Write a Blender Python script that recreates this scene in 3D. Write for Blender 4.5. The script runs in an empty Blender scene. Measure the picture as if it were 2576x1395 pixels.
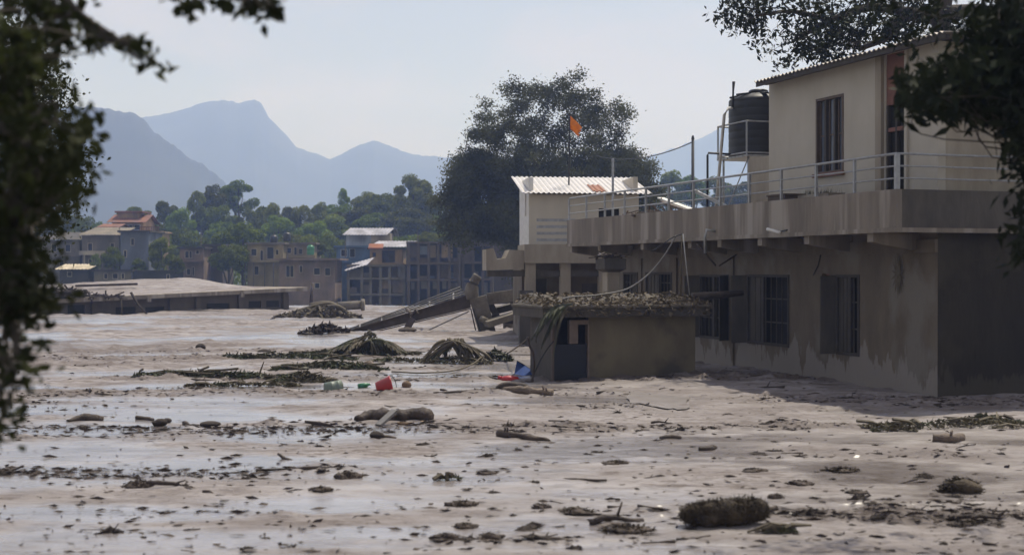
import bpy, math, random
import numpy as np
from mathutils import Vector, Matrix
sc = bpy.context.scene
R = math.radians

# ------------------------------------------------------------------ camera
EYE = 3.0                      # eye height over the mud, metres
FD, CXD, HYD = 3352.8, 1287.5, 677.3     # focal length, centre and horizon, in units of a 2575 wide view
cam = bpy.data.cameras.new('camera'); cam_o = bpy.data.objects.new('camera', cam)
sc.collection.objects.link(cam_o); sc.camera = cam_o
cam.sensor_width = 36.0; cam.lens = 36.0 * FD / 2575.0
cam_o.location = (0, 0, EYE); cam_o.rotation_euler = (R(90 - 0.343), 0, 0)
cam.clip_start = 0.3; cam.clip_end = 20000
cam.dof.use_dof = True; cam.dof.focus_distance = 48.0; cam.dof.aperture_fstop = 1.35

# ------------------------------------------------------------------ sky, sun, exposure
SUN_EL, SUN_AZ = 63.0, 58.0    # azimuth counted from +X towards +Y: behind the house on the right
w = bpy.data.worlds.new('World'); sc.world = w; w.use_nodes = True
nt = w.node_tree; nt.nodes.clear()
out = nt.nodes.new('ShaderNodeOutputWorld'); bg = nt.nodes.new('ShaderNodeBackground')
sky = nt.nodes.new('ShaderNodeTexSky'); sky.sky_type = 'NISHITA'; sky.sun_disc = False
sky.sun_elevation = R(SUN_EL); sky.sun_rotation = R(90 - SUN_AZ)
sky.dust_density = 3.0; sky.air_density = 1.2; sky.altitude = 300
tc = nt.nodes.new('ShaderNodeTexCoord'); mp = nt.nodes.new('ShaderNodeMapping')
mp.inputs['Scale'].default_value = (1.0, 1.0, 2.2); mp.inputs['Location'].default_value = (0.3, 0.1, 0.0)
nz = nt.nodes.new('ShaderNodeTexNoise'); nz.inputs['Scale'].default_value = 5.5
nz.inputs['Detail'].default_value = 6; nz.inputs['Roughness'].default_value = 0.55; nz.inputs['Distortion'].default_value = 0.4
rp = nt.nodes.new('ShaderNodeValToRGB')
rp.color_ramp.elements[0].position = 0.42; rp.color_ramp.elements[0].color = (0.38, 0.38, 0.38, 1)
rp.color_ramp.elements[1].position = 0.60; rp.color_ramp.elements[1].color = (0.97, 0.97, 0.97, 1)
mx = nt.nodes.new('ShaderNodeMix'); mx.data_type = 'RGBA'
CL = 6.7
mx.inputs[7].default_value = (0.97 * CL, 0.92 * CL, 0.965 * CL, 1)      # thin bright cloud veil
nt.links.new(tc.outputs['Generated'], mp.inputs['Vector']); nt.links.new(mp.outputs['Vector'], nz.inputs['Vector'])
nt.links.new(nz.outputs['Fac'], rp.inputs['Fac']); nt.links.new(rp.outputs['Color'], mx.inputs[0])
nt.links.new(sky.outputs['Color'], mx.inputs[6]); nt.links.new(mx.outputs[2], bg.inputs['Color'])
bg.inputs['Strength'].default_value = 0.10
nt.links.new(bg.outputs['Background'], out.inputs['Surface'])
sl = bpy.data.lights.new('sun', 'SUN'); sl.energy = 5.0; sl.angle = R(0.6); sl.color = (1.0, 0.97, 0.945)
so = bpy.data.objects.new('sun', sl); sc.collection.objects.link(so)
sdir = Vector((math.cos(R(SUN_EL)) * math.cos(R(SUN_AZ)), math.cos(R(SUN_EL)) * math.sin(R(SUN_AZ)), math.sin(R(SUN_EL))))
so.rotation_euler = sdir.to_track_quat('Z', 'Y').to_euler(); so.location = (30, 60, 80)
vs = sc.view_settings; vs.view_transform = 'Standard'; vs.look = 'None'; vs.gamma = 1.0; vs.use_curve_mapping = False
vs.exposure = -0.12
cy = sc.cycles; cy.use_denoising = True; cy.max_bounces = 8; cy.transparent_max_bounces = 8; cy.volume_bounces = 4
cy.sample_clamp_indirect = 6.0; cy.sample_clamp_direct = 1.25

# ------------------------------------------------------------------ helpers
rnd = random.Random(7)
rng = np.random.default_rng(11)
def P(x, y, d):                # point seen at (x, y) of the 2575 wide view, d metres away
    return Vector(((x - CXD) / FD * d, d, EYE - (y - HYD) / FD * d))
def G(x, y):                   # point of the mud plane seen at (x, y)
    return P(x, y, EYE * FD / (y - HYD))
_tab = rng.random((256, 256))
def vn(x, y, s=0):
    x = np.asarray(x, float) + s * 17.31; y = np.asarray(y, float) + s * 9.77
    xi = np.floor(x).astype(int); yi = np.floor(y).astype(int)
    fx = x - xi; fy = y - yi
    fx = fx * fx * (3 - 2 * fx); fy = fy * fy * (3 - 2 * fy)
    a = _tab[xi & 255, yi & 255]; b = _tab[(xi + 1) & 255, yi & 255]
    c = _tab[xi & 255, (yi + 1) & 255]; d = _tab[(xi + 1) & 255, (yi + 1) & 255]
    return (a * (1 - fx) + b * fx) * (1 - fy) + (c * (1 - fx) + d * fx) * fy
def fbm(x, y, o=4, s=0):
    t = 0; a = 0.5
    for k in range(o):
        t = t + a * (vn(x * 2 ** k, y * 2 ** k, s + k) - 0.5); a *= 0.5
    return t
def sstep(a, b, x):
    t = np.clip((x - a) / (b - a), 0, 1); return t * t * (3 - 2 * t)

class MB:
    def __init__(s): s.v = []; s.f = []
    def add(s, vs_, fs_):
        n = len(s.v); s.v += [tuple(p) for p in vs_]; s.f += [tuple(i + n for i in f) for f in fs_]; return s
    def hexa(s, p):            # 8 corners: bottom ring 0-3, top ring 4-7
        return s.add(p, [(3, 2, 1, 0), (4, 5, 6, 7), (0, 1, 5, 4), (1, 2, 6, 5), (2, 3, 7, 6), (3, 0, 4, 7)])
    def box(s, x0, x1, y0, y1, z0, z1):
        return s.hexa([(x0, y0, z0), (x1, y0, z0), (x1, y1, z0), (x0, y1, z0), (x0, y0, z1), (x1, y0, z1), (x1, y1, z1), (x0, y1, z1)])
    def bar(s, a, b, wd, h, up=(0, 0, 1)):
        a = Vector(a); b = Vector(b); d = (b - a).normalized(); up = Vector(up)
        if abs(d.dot(up)) > 0.98: up = Vector((1, 0, 0))
        sd = d.cross(up).normalized(); u2 = sd.cross(d).normalized()
        q = []
        for c in (a, b):
            q.append([c - sd * wd / 2 - u2 * h / 2, c + sd * wd / 2 - u2 * h / 2, c + sd * wd / 2 + u2 * h / 2, c - sd * wd / 2 + u2 * h / 2])
        return s.add(q[0] + q[1], [(3, 2, 1, 0), (4, 5, 6, 7), (0, 1, 5, 4), (1, 2, 6, 5), (2, 3, 7, 6), (3, 0, 4, 7)])
    def tube(s, pts, rad, n=8):
        pts = [Vector(p) for p in pts]
        if not hasattr(rad, '__len__'): rad = [rad] * len(pts)
        vs_, fs_ = [], []; ref = Vector((0.13, 0.27, 0.95))
        for i, p in enumerate(pts):
            d = (pts[min(i + 1, len(pts) - 1)] - pts[max(i - 1, 0)]).normalized()
            r = ref if abs(d.dot(ref)) < 0.93 else Vector((1, 0.1, 0))
            a = d.cross(r).normalized(); b = d.cross(a)
            for k in range(n):
                t = 2 * math.pi * k / n
                vs_.append(p + (a * math.cos(t) + b * math.sin(t)) * rad[i])
        for i in range(len(pts) - 1):
            for k in range(n):
                fs_.append((i * n + k, i * n + (k + 1) % n, (i + 1) * n + (k + 1) % n, (i + 1) * n + k))
        fs_.append(tuple(range(n))[::-1]); fs_.append(tuple(range((len(pts) - 1) * n, len(pts) * n)))
        return s.add(vs_, fs_)
    def lathe(s, prof, n=20, c=(0, 0, 0)):
        vs_, fs_ = [], []
        for r, z in prof:
            for k in range(n):
                t = 2 * math.pi * k / n; vs_.append((c[0] + r * math.cos(t), c[1] + r * math.sin(t), c[2] + z))
        for i in range(len(prof) - 1):
            for k in range(n):
                fs_.append((i * n + k, i * n + (k + 1) % n, (i + 1) * n + (k + 1) % n, (i + 1) * n + k))
        fs_.append(tuple(range(n))[::-1]); fs_.append(tuple(range((len(prof) - 1) * n, len(prof) * n)))
        return s.add(vs_, fs_)
    def prism(s, poly, d):     # polygon of 3-D points pushed along d
        n = len(poly); d = Vector(d); a = [Vector(p) for p in poly]; b = [p + d for p in a]
        return s.add(a + b, [tuple(range(n))[::-1], tuple(range(n, 2 * n))] + [(i, (i + 1) % n, n + (i + 1) % n, n + i) for i in range(n)])
    def wall(s, o, ud, nd, L, z0, z1, th, ops=()):   # wall with real openings (u0, u1, z0, z1)
        us = sorted({0.0, float(L)} | {min(max(q, 0), L) for op in ops for q in op[:2]})
        zs = sorted({float(z0), float(z1)} | {min(max(q, z0), z1) for op in ops for q in op[2:]})
        nu, nzz = len(us) - 1, len(zs) - 1
        sol = [[not any(op[0] <= (us[i] + us[i + 1]) / 2 <= op[1] and op[2] <= (zs[j] + zs[j + 1]) / 2 <= op[3] for op in ops) for j in range(nzz)] for i in range(nu)]
        def pt(u, z, t): return (o[0] + ud[0] * u + nd[0] * t, o[1] + ud[1] * u + nd[1] * t, z)
        for i in range(nu):
            for j in range(nzz):
                if not sol[i][j]: continue
                a, b, c, d = us[i], us[i + 1], zs[j], zs[j + 1]
                for t in (0, th): s.add([pt(a, c, t), pt(b, c, t), pt(b, d, t), pt(a, d, t)], [(0, 1, 2, 3)])
                if i == 0 or not sol[i - 1][j]: s.add([pt(a, c, 0), pt(a, c, th), pt(a, d, th), pt(a, d, 0)], [(0, 1, 2, 3)])
                if i == nu - 1 or not sol[i + 1][j]: s.add([pt(b, c, 0), pt(b, c, th), pt(b, d, th), pt(b, d, 0)], [(0, 1, 2, 3)])
                if j == 0 or not sol[i][j - 1]: s.add([pt(a, c, 0), pt(b, c, 0), pt(b, c, th), pt(a, c, th)], [(0, 1, 2, 3)])
                if j == nzz - 1 or not sol[i][j + 1]: s.add([pt(a, d, 0), pt(b, d, 0), pt(b, d, th), pt(a, d, th)], [(0, 1, 2, 3)])
        return s
    def corr(s, o, ud, sd, L, S, pitch=0.18, amp=0.025, th=0.012):   # corrugated sheet, ridges along sd
        n = max(4, int(L / pitch * 4)); o = Vector(o); ud = Vector(ud).normalized(); sd = Vector(sd).normalized(); nn = ud.cross(sd).normalized()
        vs_, fs_ = [], []
        for k in range(n + 1):
            u = L * k / n; h = amp * math.sin(2 * math.pi * u / pitch)
            for t in (0, S):
                for q in (0, th): vs_.append(o + ud * u + sd * t + nn * (h + q))
        for k in range(n):
            a = 4 * k; b = a + 4
            fs_ += [(a, b, b + 2, a + 2), (a + 1, a + 3, b + 3, b + 1), (a, a + 1, b + 1, b), (a + 2, b + 2, b + 3, a + 3)]
        fs_ += [(0, 2, 3, 1), (4 * n, 4 * n + 1, 4 * n + 3, 4 * n + 2)]
        return s.add(vs_, fs_)
    def mesh(s, name, mt, smooth=False):
        me = bpy.data.meshes.new(name); me.from_pydata([tuple(p) for p in s.v], [], s.f)
        me.materials.append(mt)
        if smooth: me.polygons.foreach_set('use_smooth', [True] * len(me.polygons))
        me.update(); return me
def obj(name, mb, mt, parent=None, smooth=False, label=None, cat=None, group=None, kind=None, loc=None, rz=0.0):
    me = mb.mesh(name, mt, smooth) if isinstance(mb, MB) else mb
    o = bpy.data.objects.new(name, me); sc.collection.objects.link(o); o.parent = parent
    if loc is not None: o.location = loc
    if rz: o.rotation_euler = (0, 0, rz)
    return tag(o, label, cat, group, kind)
def tag(o, label=None, cat=None, group=None, kind=None):
    if label: o['label'] = label
    if cat: o['category'] = cat
    if group: o['group'] = group
    if kind: o['kind'] = kind
    return o
def empty(name, loc, rz, label, cat, group=None):
    o = bpy.data.objects.new(name, None); sc.collection.objects.link(o)
    o.empty_display_size = 0.2; o.location = loc; o.rotation_euler = (0, 0, rz)
    return tag(o, label, cat, group)
def copy_tree(o, parent=None):
    c = o.copy(); sc.collection.objects.link(c); c.parent = parent
    for ch in list(o.children): copy_tree(ch, c)
    return c
def npmesh(name, v, f, mt, smooth=False):      # v (n,3), f (m,4) arrays
    me = bpy.data.meshes.new(name); m = len(f); k = f.shape[1]
    me.vertices.add(len(v)); me.vertices.foreach_set('co', np.ascontiguousarray(v, dtype=np.float32).ravel())
    me.loops.add(m * k); me.loops.foreach_set('vertex_index', np.ascontiguousarray(f, dtype=np.int32).ravel())
    me.polygons.add(m); me.polygons.foreach_set('loop_start', np.arange(0, m * k, k, dtype=np.int32))
    me.update(calc_edges=True)
    if smooth: me.polygons.foreach_set('use_smooth', np.ones(m, bool))
    me.materials.append(mt); me.validate(); return me

# ------------------------------------------------------------------ materials
def mat(name, c1, c2=None, rough=0.8, scale=3.0, stretch=(1, 1, 1), bump=0.0, bscale=None, metal=0.0, spec=0.5, c3=None, s3=0.8, trans=0.0, wet=False, contrast=(0.35, 0.65), st3=None, objrand=0.0, tide=None):
    m = bpy.data.materials.new(name); m.use_nodes = True; n = m.node_tree; L = n.links
    b = n.nodes['Principled BSDF']; b.inputs['Roughness'].default_value = rough; b.inputs['Metallic'].default_value = metal
    b.inputs['Specular IOR Level'].default_value = spec
    t = n.nodes.new('ShaderNodeTexCoord'); p = n.nodes.new('ShaderNodeMapping'); p.inputs['Scale'].default_value = stretch
    L.new(t.outputs['Object'], p.inputs['Vector'])
    c2 = c2 or tuple(q * 0.72 for q in c1)
    nzz = n.nodes.new('ShaderNodeTexNoise'); nzz.inputs['Scale'].default_value = scale; nzz.inputs['Detail'].default_value = 7; nzz.inputs['Roughness'].default_value = 0.6
    L.new(p.outputs['Vector'], nzz.inputs['Vector'])
    r = n.nodes.new('ShaderNodeValToRGB'); r.color_ramp.elements[0].position, r.color_ramp.elements[1].position = contrast
    r.color_ramp.elements[0].color = (*c2, 1); r.color_ramp.elements[1].color = (*c1, 1)
    L.new(nzz.outputs['Fac'], r.inputs['Fac']); col = r.outputs['Color']
    if c3:                                        # large blotches or runs of a third tone
        p3 = n.nodes.new('ShaderNodeMapping'); p3.inputs['Scale'].default_value = st3 or (1, 1, 1); p3.inputs['Location'].default_value = (5.2, 1.7, 3.3)
        L.new(t.outputs['Object'], p3.inputs['Vector'])
        n3 = n.nodes.new('ShaderNodeTexNoise'); n3.inputs['Scale'].default_value = s3; n3.inputs['Detail'].default_value = 5
        L.new(p3.outputs['Vector'], n3.inputs['Vector'])
        r3 = n.nodes.new('ShaderNodeValToRGB'); r3.color_ramp.elements[0].position = 0.5; r3.color_ramp.elements[1].position = 0.62
        L.new(n3.outputs['Fac'], r3.inputs['Fac'])
        x3 = n.nodes.new('ShaderNodeMix'); x3.data_type = 'RGBA'; x3.inputs[7].default_value = (*c3, 1)
        L.new(r3.outputs['Color'], x3.inputs[0]); L.new(col, x3.inputs[6]); col = x3.outputs[2]
    if objrand:
        oi = n.nodes.new('ShaderNodeObjectInfo'); mr = n.nodes.new('ShaderNodeMapRange')
        mr.inputs['To Min'].default_value = 1 - objrand; mr.inputs['To Max'].default_value = 1 + objrand
        L.new(oi.outputs['Random'], mr.inputs['Value'])
        hs = n.nodes.new('ShaderNodeHueSaturation'); L.new(mr.outputs['Result'], hs.inputs['Value']); L.new(col, hs.inputs['Color'])
        mh = n.nodes.new('ShaderNodeMapRange'); mh.inputs['To Min'].default_value = 0.475; mh.inputs['To Max'].default_value = 0.53
        L.new(oi.outputs['Random'], mh.inputs['Value']); L.new(mh.outputs['Result'], hs.inputs['Hue']); col = hs.outputs['Color']
    if tide:                                      # ragged tide line: dried silt left on the wall below it
        sx = n.nodes.new('ShaderNodeSeparateXYZ'); L.new(t.outputs['Object'], sx.inputs[0])
        pm = n.nodes.new('ShaderNodeMapping'); pm.inputs['Scale'].default_value = (1.5, 1.5, 0.35); L.new(t.outputs['Object'], pm.inputs['Vector'])
        tn = n.nodes.new('ShaderNodeTexNoise'); tn.inputs['Scale'].default_value = 1.4; tn.inputs['Detail'].default_value = 8; tn.inputs['Roughness'].default_value = 0.62
        L.new(pm.outputs['Vector'], tn.inputs['Vector'])
        ma = n.nodes.new('ShaderNodeMath'); ma.operation = 'MULTIPLY_ADD'; ma.inputs[1].default_value = tide[1] * 2.6; ma.inputs[2].default_value = tide[0] - tide[1] * 1.5
        L.new(tn.outputs['Fac'], ma.inputs[0])
        mb_ = n.nodes.new('ShaderNodeMath'); mb_.operation = 'SUBTRACT'; L.new(ma.outputs[0], mb_.inputs[0]); L.new(sx.outputs['Z'], mb_.inputs[1])
        rt = n.nodes.new('ShaderNodeMapRange'); rt.inputs['From Min'].default_value = 0.0; rt.inputs['From Max'].default_value = 0.12; rt.inputs['To Max'].default_value = 0.8
        L.new(mb_.outputs[0], rt.inputs['Value'])
        xt = n.nodes.new('ShaderNodeMix'); xt.data_type = 'RGBA'; xt.inputs[7].default_value = (*tide[2], 1)
        L.new(rt.outputs['Result'], xt.inputs[0]); L.new(col, xt.inputs[6]); col = xt.outputs[2]
    L.new(col, b.inputs['Base Color'])
    if bump:
        nb = n.nodes.new('ShaderNodeTexNoise'); nb.inputs['Scale'].default_value = bscale or scale * 4; nb.inputs['Detail'].default_value = 6
        L.new(p.outputs['Vector'], nb.inputs['Vector'])
        bp = n.nodes.new('ShaderNodeBump'); bp.inputs['Strength'].default_value = bump; bp.inputs['Distance'].default_value = 0.05
        L.new(nb.outputs['Fac'], bp.inputs['Height']); L.new(bp.outputs['Normal'], b.inputs['Normal'])
    if trans:
        td = n.nodes.new('ShaderNodeBsdfTranslucent'); L.new(col, td.inputs['Color'])
        ms = n.nodes.new('ShaderNodeMixShader'); ms.inputs['Fac'].default_value = trans
        L.new(b.outputs['BSDF'], ms.inputs[1]); L.new(td.outputs['BSDF'], ms.inputs[2])
        L.new(ms.outputs['Shader'], n.nodes['Material Output'].inputs['Surface'])
    return m
M = {}
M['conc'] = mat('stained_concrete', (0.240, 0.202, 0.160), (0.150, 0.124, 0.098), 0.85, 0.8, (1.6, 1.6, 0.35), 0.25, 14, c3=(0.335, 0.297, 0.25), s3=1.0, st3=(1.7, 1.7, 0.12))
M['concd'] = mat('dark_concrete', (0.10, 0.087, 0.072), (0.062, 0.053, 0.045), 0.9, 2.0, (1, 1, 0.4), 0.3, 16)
M['lowwall'] = mat('flood_stained_wall', (0.148, 0.117, 0.080), (0.100, 0.078, 0.053), 0.85, 1.2, (1.2, 1.2, 0.5), 0.3, 12, c3=(0.165, 0.145, 0.118), s3=0.9, st3=(0.9, 0.9, 0.55), tide=(1.05, 1.5, (0.235, 0.21, 0.185)))
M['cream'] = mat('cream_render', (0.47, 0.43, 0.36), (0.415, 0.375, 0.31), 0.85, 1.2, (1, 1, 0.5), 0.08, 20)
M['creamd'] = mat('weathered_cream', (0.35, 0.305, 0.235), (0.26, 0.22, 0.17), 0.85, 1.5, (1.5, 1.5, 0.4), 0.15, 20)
M['redpanel'] = mat('red_brown_panel', (0.20, 0.085, 0.06), None, 0.7, 3)
M['tin'] = mat('dull_tin', (0.22, 0.20, 0.18), (0.13, 0.11, 0.10), 0.55, 2.5, metal=0.4)
M['tinw'] = mat('pale_tin', (0.66, 0.63, 0.60), (0.56, 0.53, 0.50), 0.45, 2.5)
M['rust'] = mat('rusty_tin', (0.36, 0.16, 0.09), (0.24, 0.10, 0.06), 0.7, 4)
M['rail'] = mat('grey_rail_paint', (0.36, 0.37, 0.38), (0.27, 0.27, 0.27), 0.45, 6, metal=0.3)
M['black'] = mat('black_plastic', (0.011, 0.011, 0.012), (0.008, 0.008, 0.008), 0.5, 4)
M['void'] = mat('dark_interior', (0.03, 0.028, 0.026), None, 0.9, 2)
M['glass'] = mat('dusty_glass', (0.020, 0.018, 0.016), (0.012, 0.011, 0.010), 0.7, 3, spec=0.15)
M['glassb'] = mat('blue_grey_glass', (0.13, 0.15, 0.185), (0.09, 0.105, 0.13), 0.2, 3, (1, 1, 0.3))
M['frame'] = mat('brown_wood_frame', (0.12, 0.085, 0.065), None, 0.7, 5)
M['framedk'] = mat('dark_wood_frame', (0.06, 0.05, 0.042), None, 0.8, 5)
M['shutter'] = mat('muddy_shutter', (0.085, 0.072, 0.056), (0.05, 0.043, 0.035), 0.8, 2, (1, 1, 0.3))
M['white'] = mat('off_white_paint', (0.70, 0.68, 0.64), (0.58, 0.56, 0.52), 0.6, 3)
M['galv'] = mat('galvanised_pipe', (0.42, 0.42, 0.41), (0.32, 0.32, 0.31), 0.4, 6, metal=0.4)
M['wood'] = mat('wet_wood', (0.075, 0.053, 0.040), (0.036, 0.026, 0.021), 0.75, 4, (1, 1, 1), 0.6, 18)
M['woodlt'] = mat('pale_wet_wood', (0.18, 0.135, 0.10), (0.085, 0.062, 0.047), 0.75, 4, (1, 1, 1), 0.6, 18)
M['clod'] = mat('dark_clod', (0.080, 0.057, 0.044), (0.040, 0.029, 0.023), 0.8, 5, (1, 1, 1), 0.9, 20)
M['fibre'] = mat('brown_fibre', (0.090, 0.066, 0.040), (0.036, 0.027, 0.019), 0.9, 4, (1, 1, 1), 1.0, 26)
M['straw'] = mat('dry_grass', (0.19, 0.15, 0.095), (0.075, 0.057, 0.038), 0.9, 4)
M['frond'] = mat('muddy_frond', (0.095, 0.082, 0.048), (0.07, 0.054, 0.036), 0.8, 1.5, c3=(0.062, 0.068, 0.033), s3=1.2, trans=0.15)
M['frondg'] = mat('green_frond', (0.062, 0.075, 0.032), (0.06, 0.05, 0.033), 0.65, 1.6, trans=0.15)
M['fronddry'] = mat('brown_stalk', (0.12, 0.098, 0.058), (0.07, 0.053, 0.034), 0.75, 2.5, bump=0.4)
M['red'] = mat('red_plastic', (0.42, 0.022, 0.026), (0.30, 0.016, 0.02), 0.35, 3)
M['blue'] = mat('blue_plastic', (0.028, 0.075, 0.26), (0.02, 0.05, 0.18), 0.9, 2)
M['dblue'] = mat('dark_blue_door', (0.008, 0.011, 0.026), (0.008, 0.008, 0.010), 0.6, 1.3)
M['green'] = mat('green_plastic', (0.04, 0.22, 0.10), None, 0.35, 3)
M['greengrey'] = mat('grey_green_drum', (0.17, 0.21, 0.17), None, 0.5, 3)
M['tan'] = mat('tan_husk', (0.22, 0.145, 0.085), None, 0.8, 6, bump=0.5)
M['cable'] = mat('cable', (0.03, 0.03, 0.032), None, 0.6, 3)
M['steel'] = mat('rusted_girder', (0.095, 0.07, 0.056), (0.06, 0.045, 0.037), 0.75, 2.5, bump=0.3)
M['steelgrey'] = mat('grey_steel', (0.20, 0.19, 0.18), (0.13, 0.12, 0.11), 0.5, 3)
M['pier'] = mat('muddy_concrete', (0.20, 0.175, 0.14), (0.115, 0.098, 0.078), 0.85, 1.8, bump=0.5, bscale=9)
M['bark'] = mat('bark', (0.085, 0.068, 0.052), (0.04, 0.032, 0.026), 0.9, 5, (1, 1, 0.3), 0.7, 16)
M['orange'] = mat('orange_cloth', (0.62, 0.19, 0.02), (0.42, 0.10, 0.012), 0.8, 3, trans=0.3)
M['leaf'] = mat('tree_leaf', (0.046, 0.054, 0.018), (0.020, 0.023, 0.011), 0.75, 0.9, spec=0.12, trans=0.28, contrast=(0.4, 0.6))
M['leafdk'] = mat('dark_leaf', (0.024, 0.031, 0.013), (0.013, 0.016, 0.009), 0.75, 1.2, spec=0.12, trans=0.12, contrast=(0.4, 0.6))
M['leafbig'] = mat('olive_leaf', (0.105, 0.108, 0.040), (0.046, 0.049, 0.019), 0.75, 0.35, spec=0.12, trans=0.2, contrast=(0.4, 0.6))
M['leaffar'] = mat('hill_leaf', (0.180, 0.215, 0.022), (0.058, 0.080, 0.012), 0.75, 3.0, spec=0.12, trans=0.25, contrast=(0.38, 0.62), objrand=0.38)
M['leafpale'] = mat('pale_hill_leaf', (0.25, 0.285, 0.032), (0.09, 0.12, 0.018), 0.75, 3.0, spec=0.12, trans=0.28, contrast=(0.38, 0.62), objrand=0.25)
M['grass'] = mat('hill_grass', (0.05, 0.075, 0.025), (0.03, 0.04, 0.018), 0.9, 0.25, bump=0.6, bscale=1.2)
M['forest'] = mat('mountain_forest', (0.030, 0.036, 0.024), (0.017, 0.021, 0.014), 0.95, 0.012, bump=0.0, c3=(0.035, 0.037, 0.028), s3=0.006)

# ------------------------------------------------------------------ mud flat
def mud_material(name, use_attr):
    m = bpy.data.materials.new(name); m.use_nodes = True; n = m.node_tree; L = n.links
    b = n.nodes['Principled BSDF']
    t = n.nodes.new('ShaderNodeTexCoord')
    def noise(scale, st, det=6, rough=0.6):
        p = n.nodes.new('ShaderNodeMapping'); p.inputs['Scale'].default_value = st
        q = n.nodes.new('ShaderNodeTexNoise'); q.inputs['Scale'].default_value = scale; q.inputs['Detail'].default_value = det; q.inputs['Roughness'].default_value = rough
        L.new(t.outputs['Object'], p.inputs['Vector']); L.new(p.outputs['Vector'], q.inputs['Vector']); return q.outputs['Fac']
    def ramp(fac, a, b_, ca, cb):
        r = n.nodes.new('ShaderNodeValToRGB'); r.color_ramp.elements[0].position = a; r.color_ramp.elements[1].position = b_
        r.color_ramp.elements[0].color = (*ca, 1); r.color_ramp.elements[1].color = (*cb, 1); L.new(fac, r.inputs['Fac']); return r.outputs['Color']
    base = ramp(noise(0.75, (0.38, 1, 1), 9, 0.66), 0.36, 0.62, (0.205, 0.177, 0.168), (0.332, 0.300, 0.292))
    specks = ramp(noise(2.6, (0.45, 1.0, 1), 9, 0.72), 0.485, 0.59, (0, 0, 0), (1, 1, 1))
    patch = ramp(noise(0.16, (0.5, 1, 1), 4), 0.36, 0.58, (0.1, 0.1, 0.1), (1, 1, 1))
    mm = n.nodes.new('ShaderNodeMath'); mm.operation = 'MULTIPLY'; L.new(specks, mm.inputs[0]); L.new(patch, mm.inputs[1])
    sp2 = ramp(noise(7.5, (0.42, 1.0, 1), 7, 0.7), 0.49, 0.60, (0, 0, 0), (1, 1, 1)); pa2 = ramp(noise(0.30, (0.5, 1, 1), 5), 0.42, 0.60, (0.05,) * 3, (0.9,) * 3)
    m2 = n.nodes.new('ShaderNodeMath'); m2.operation = 'MULTIPLY'; L.new(sp2, m2.inputs[0]); L.new(pa2, m2.inputs[1])
    mx_ = n.nodes.new('ShaderNodeMath'); mx_.operation = 'MAXIMUM'; L.new(mm.outputs[0], mx_.inputs[0]); L.new(m2.outputs[0], mx_.inputs[1])
    x = n.nodes.new('ShaderNodeMix'); x.data_type = 'RGBA'; x.inputs[7].default_value = (0.120, 0.094, 0.080, 1)
    L.new(mx_.outputs[0], x.inputs[0]); L.new(base, x.inputs[6]); cb_ = x.outputs[2]
    if use_attr:                                  # debris-laden bands are browner
        ac = n.nodes.new('ShaderNodeAttribute'); ac.attribute_name = 'churn'
        sp3 = ramp(noise(1.6, (0.4, 1.0, 1), 8, 0.7), 0.38, 0.56, (0.2,) * 3, (1.0,) * 3)
        m3 = n.nodes.new('ShaderNodeMath'); m3.operation = 'MULTIPLY'; L.new(sp3, m3.inputs[0]); L.new(ac.outputs['Fac'], m3.inputs[1])
        x3 = n.nodes.new('ShaderNodeMix'); x3.data_type = 'RGBA'; x3.inputs[7].default_value = (0.122, 0.096, 0.084, 1)
        L.new(m3.outputs[0], x3.inputs[0]); L.new(cb_, x3.inputs[6]); cb_ = x3.outputs[2]
    L.new(cb_, b.inputs['Base Color'])
    rr = ramp(noise(0.9, (0.35, 1, 1), 6), 0.36, 0.62, (0.75,) * 3, (0.45,) * 3)
    if use_attr:
        at = n.nodes.new('ShaderNodeAttribute'); at.attribute_name = 'wet'
        y = n.nodes.new('ShaderNodeMix'); y.data_type = 'RGBA'; y.inputs[7].default_value = (0.2, 0.2, 0.2, 1)
        L.new(at.outputs['Fac'], y.inputs[0]); L.new(rr, y.inputs[6]); L.new(y.outputs[2], b.inputs['Roughness'])
    else: L.new(rr, b.inputs['Roughness'])
    b.inputs['Specular IOR Level'].default_value = 0.15
    if use_attr:
        sq_ = n.nodes.new('ShaderNodeMapRange'); sq_.inputs['To Min'].default_value = 0.28; sq_.inputs['To Max'].default_value = 0.7
        L.new(at.outputs['Fac'], sq_.inputs['Value']); L.new(sq_.outputs['Result'], b.inputs['Specular IOR Level'])
    if use_attr:
        cw = n.nodes.new('ShaderNodeMath'); cw.operation = 'MULTIPLY'; cw.inputs[1].default_value = 0.9; L.new(at.outputs['Fac'], cw.inputs[0]); L.new(cw.outputs[0], b.inputs['Coat Weight']); b.inputs['Coat Roughness'].default_value = 0.19; b.inputs['Coat IOR'].default_value = 1.5
    bp = n.nodes.new('ShaderNodeBump'); bp.inputs['Strength'].default_value = 1.0; bp.inputs['Distance'].default_value = 0.10
    L.new(noise(4.0, (0.55, 1, 1), 9, 0.7), bp.inputs['Height']); L.new(bp.outputs['Normal'], b.inputs['Normal'])
    if use_attr:
        iv = n.nodes.new('ShaderNodeMath'); iv.operation = 'MULTIPLY_ADD'; iv.inputs[1].default_value = -0.8; iv.inputs[2].default_value = 1.0
        L.new(at.outputs['Fac'], iv.inputs[0]); L.new(iv.outputs[0], bp.inputs['Strength'])
    return m
M['mud'] = mud_material('wet_mud', True); M['mudroof'] = mud_material('roof_mud', False)
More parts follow.
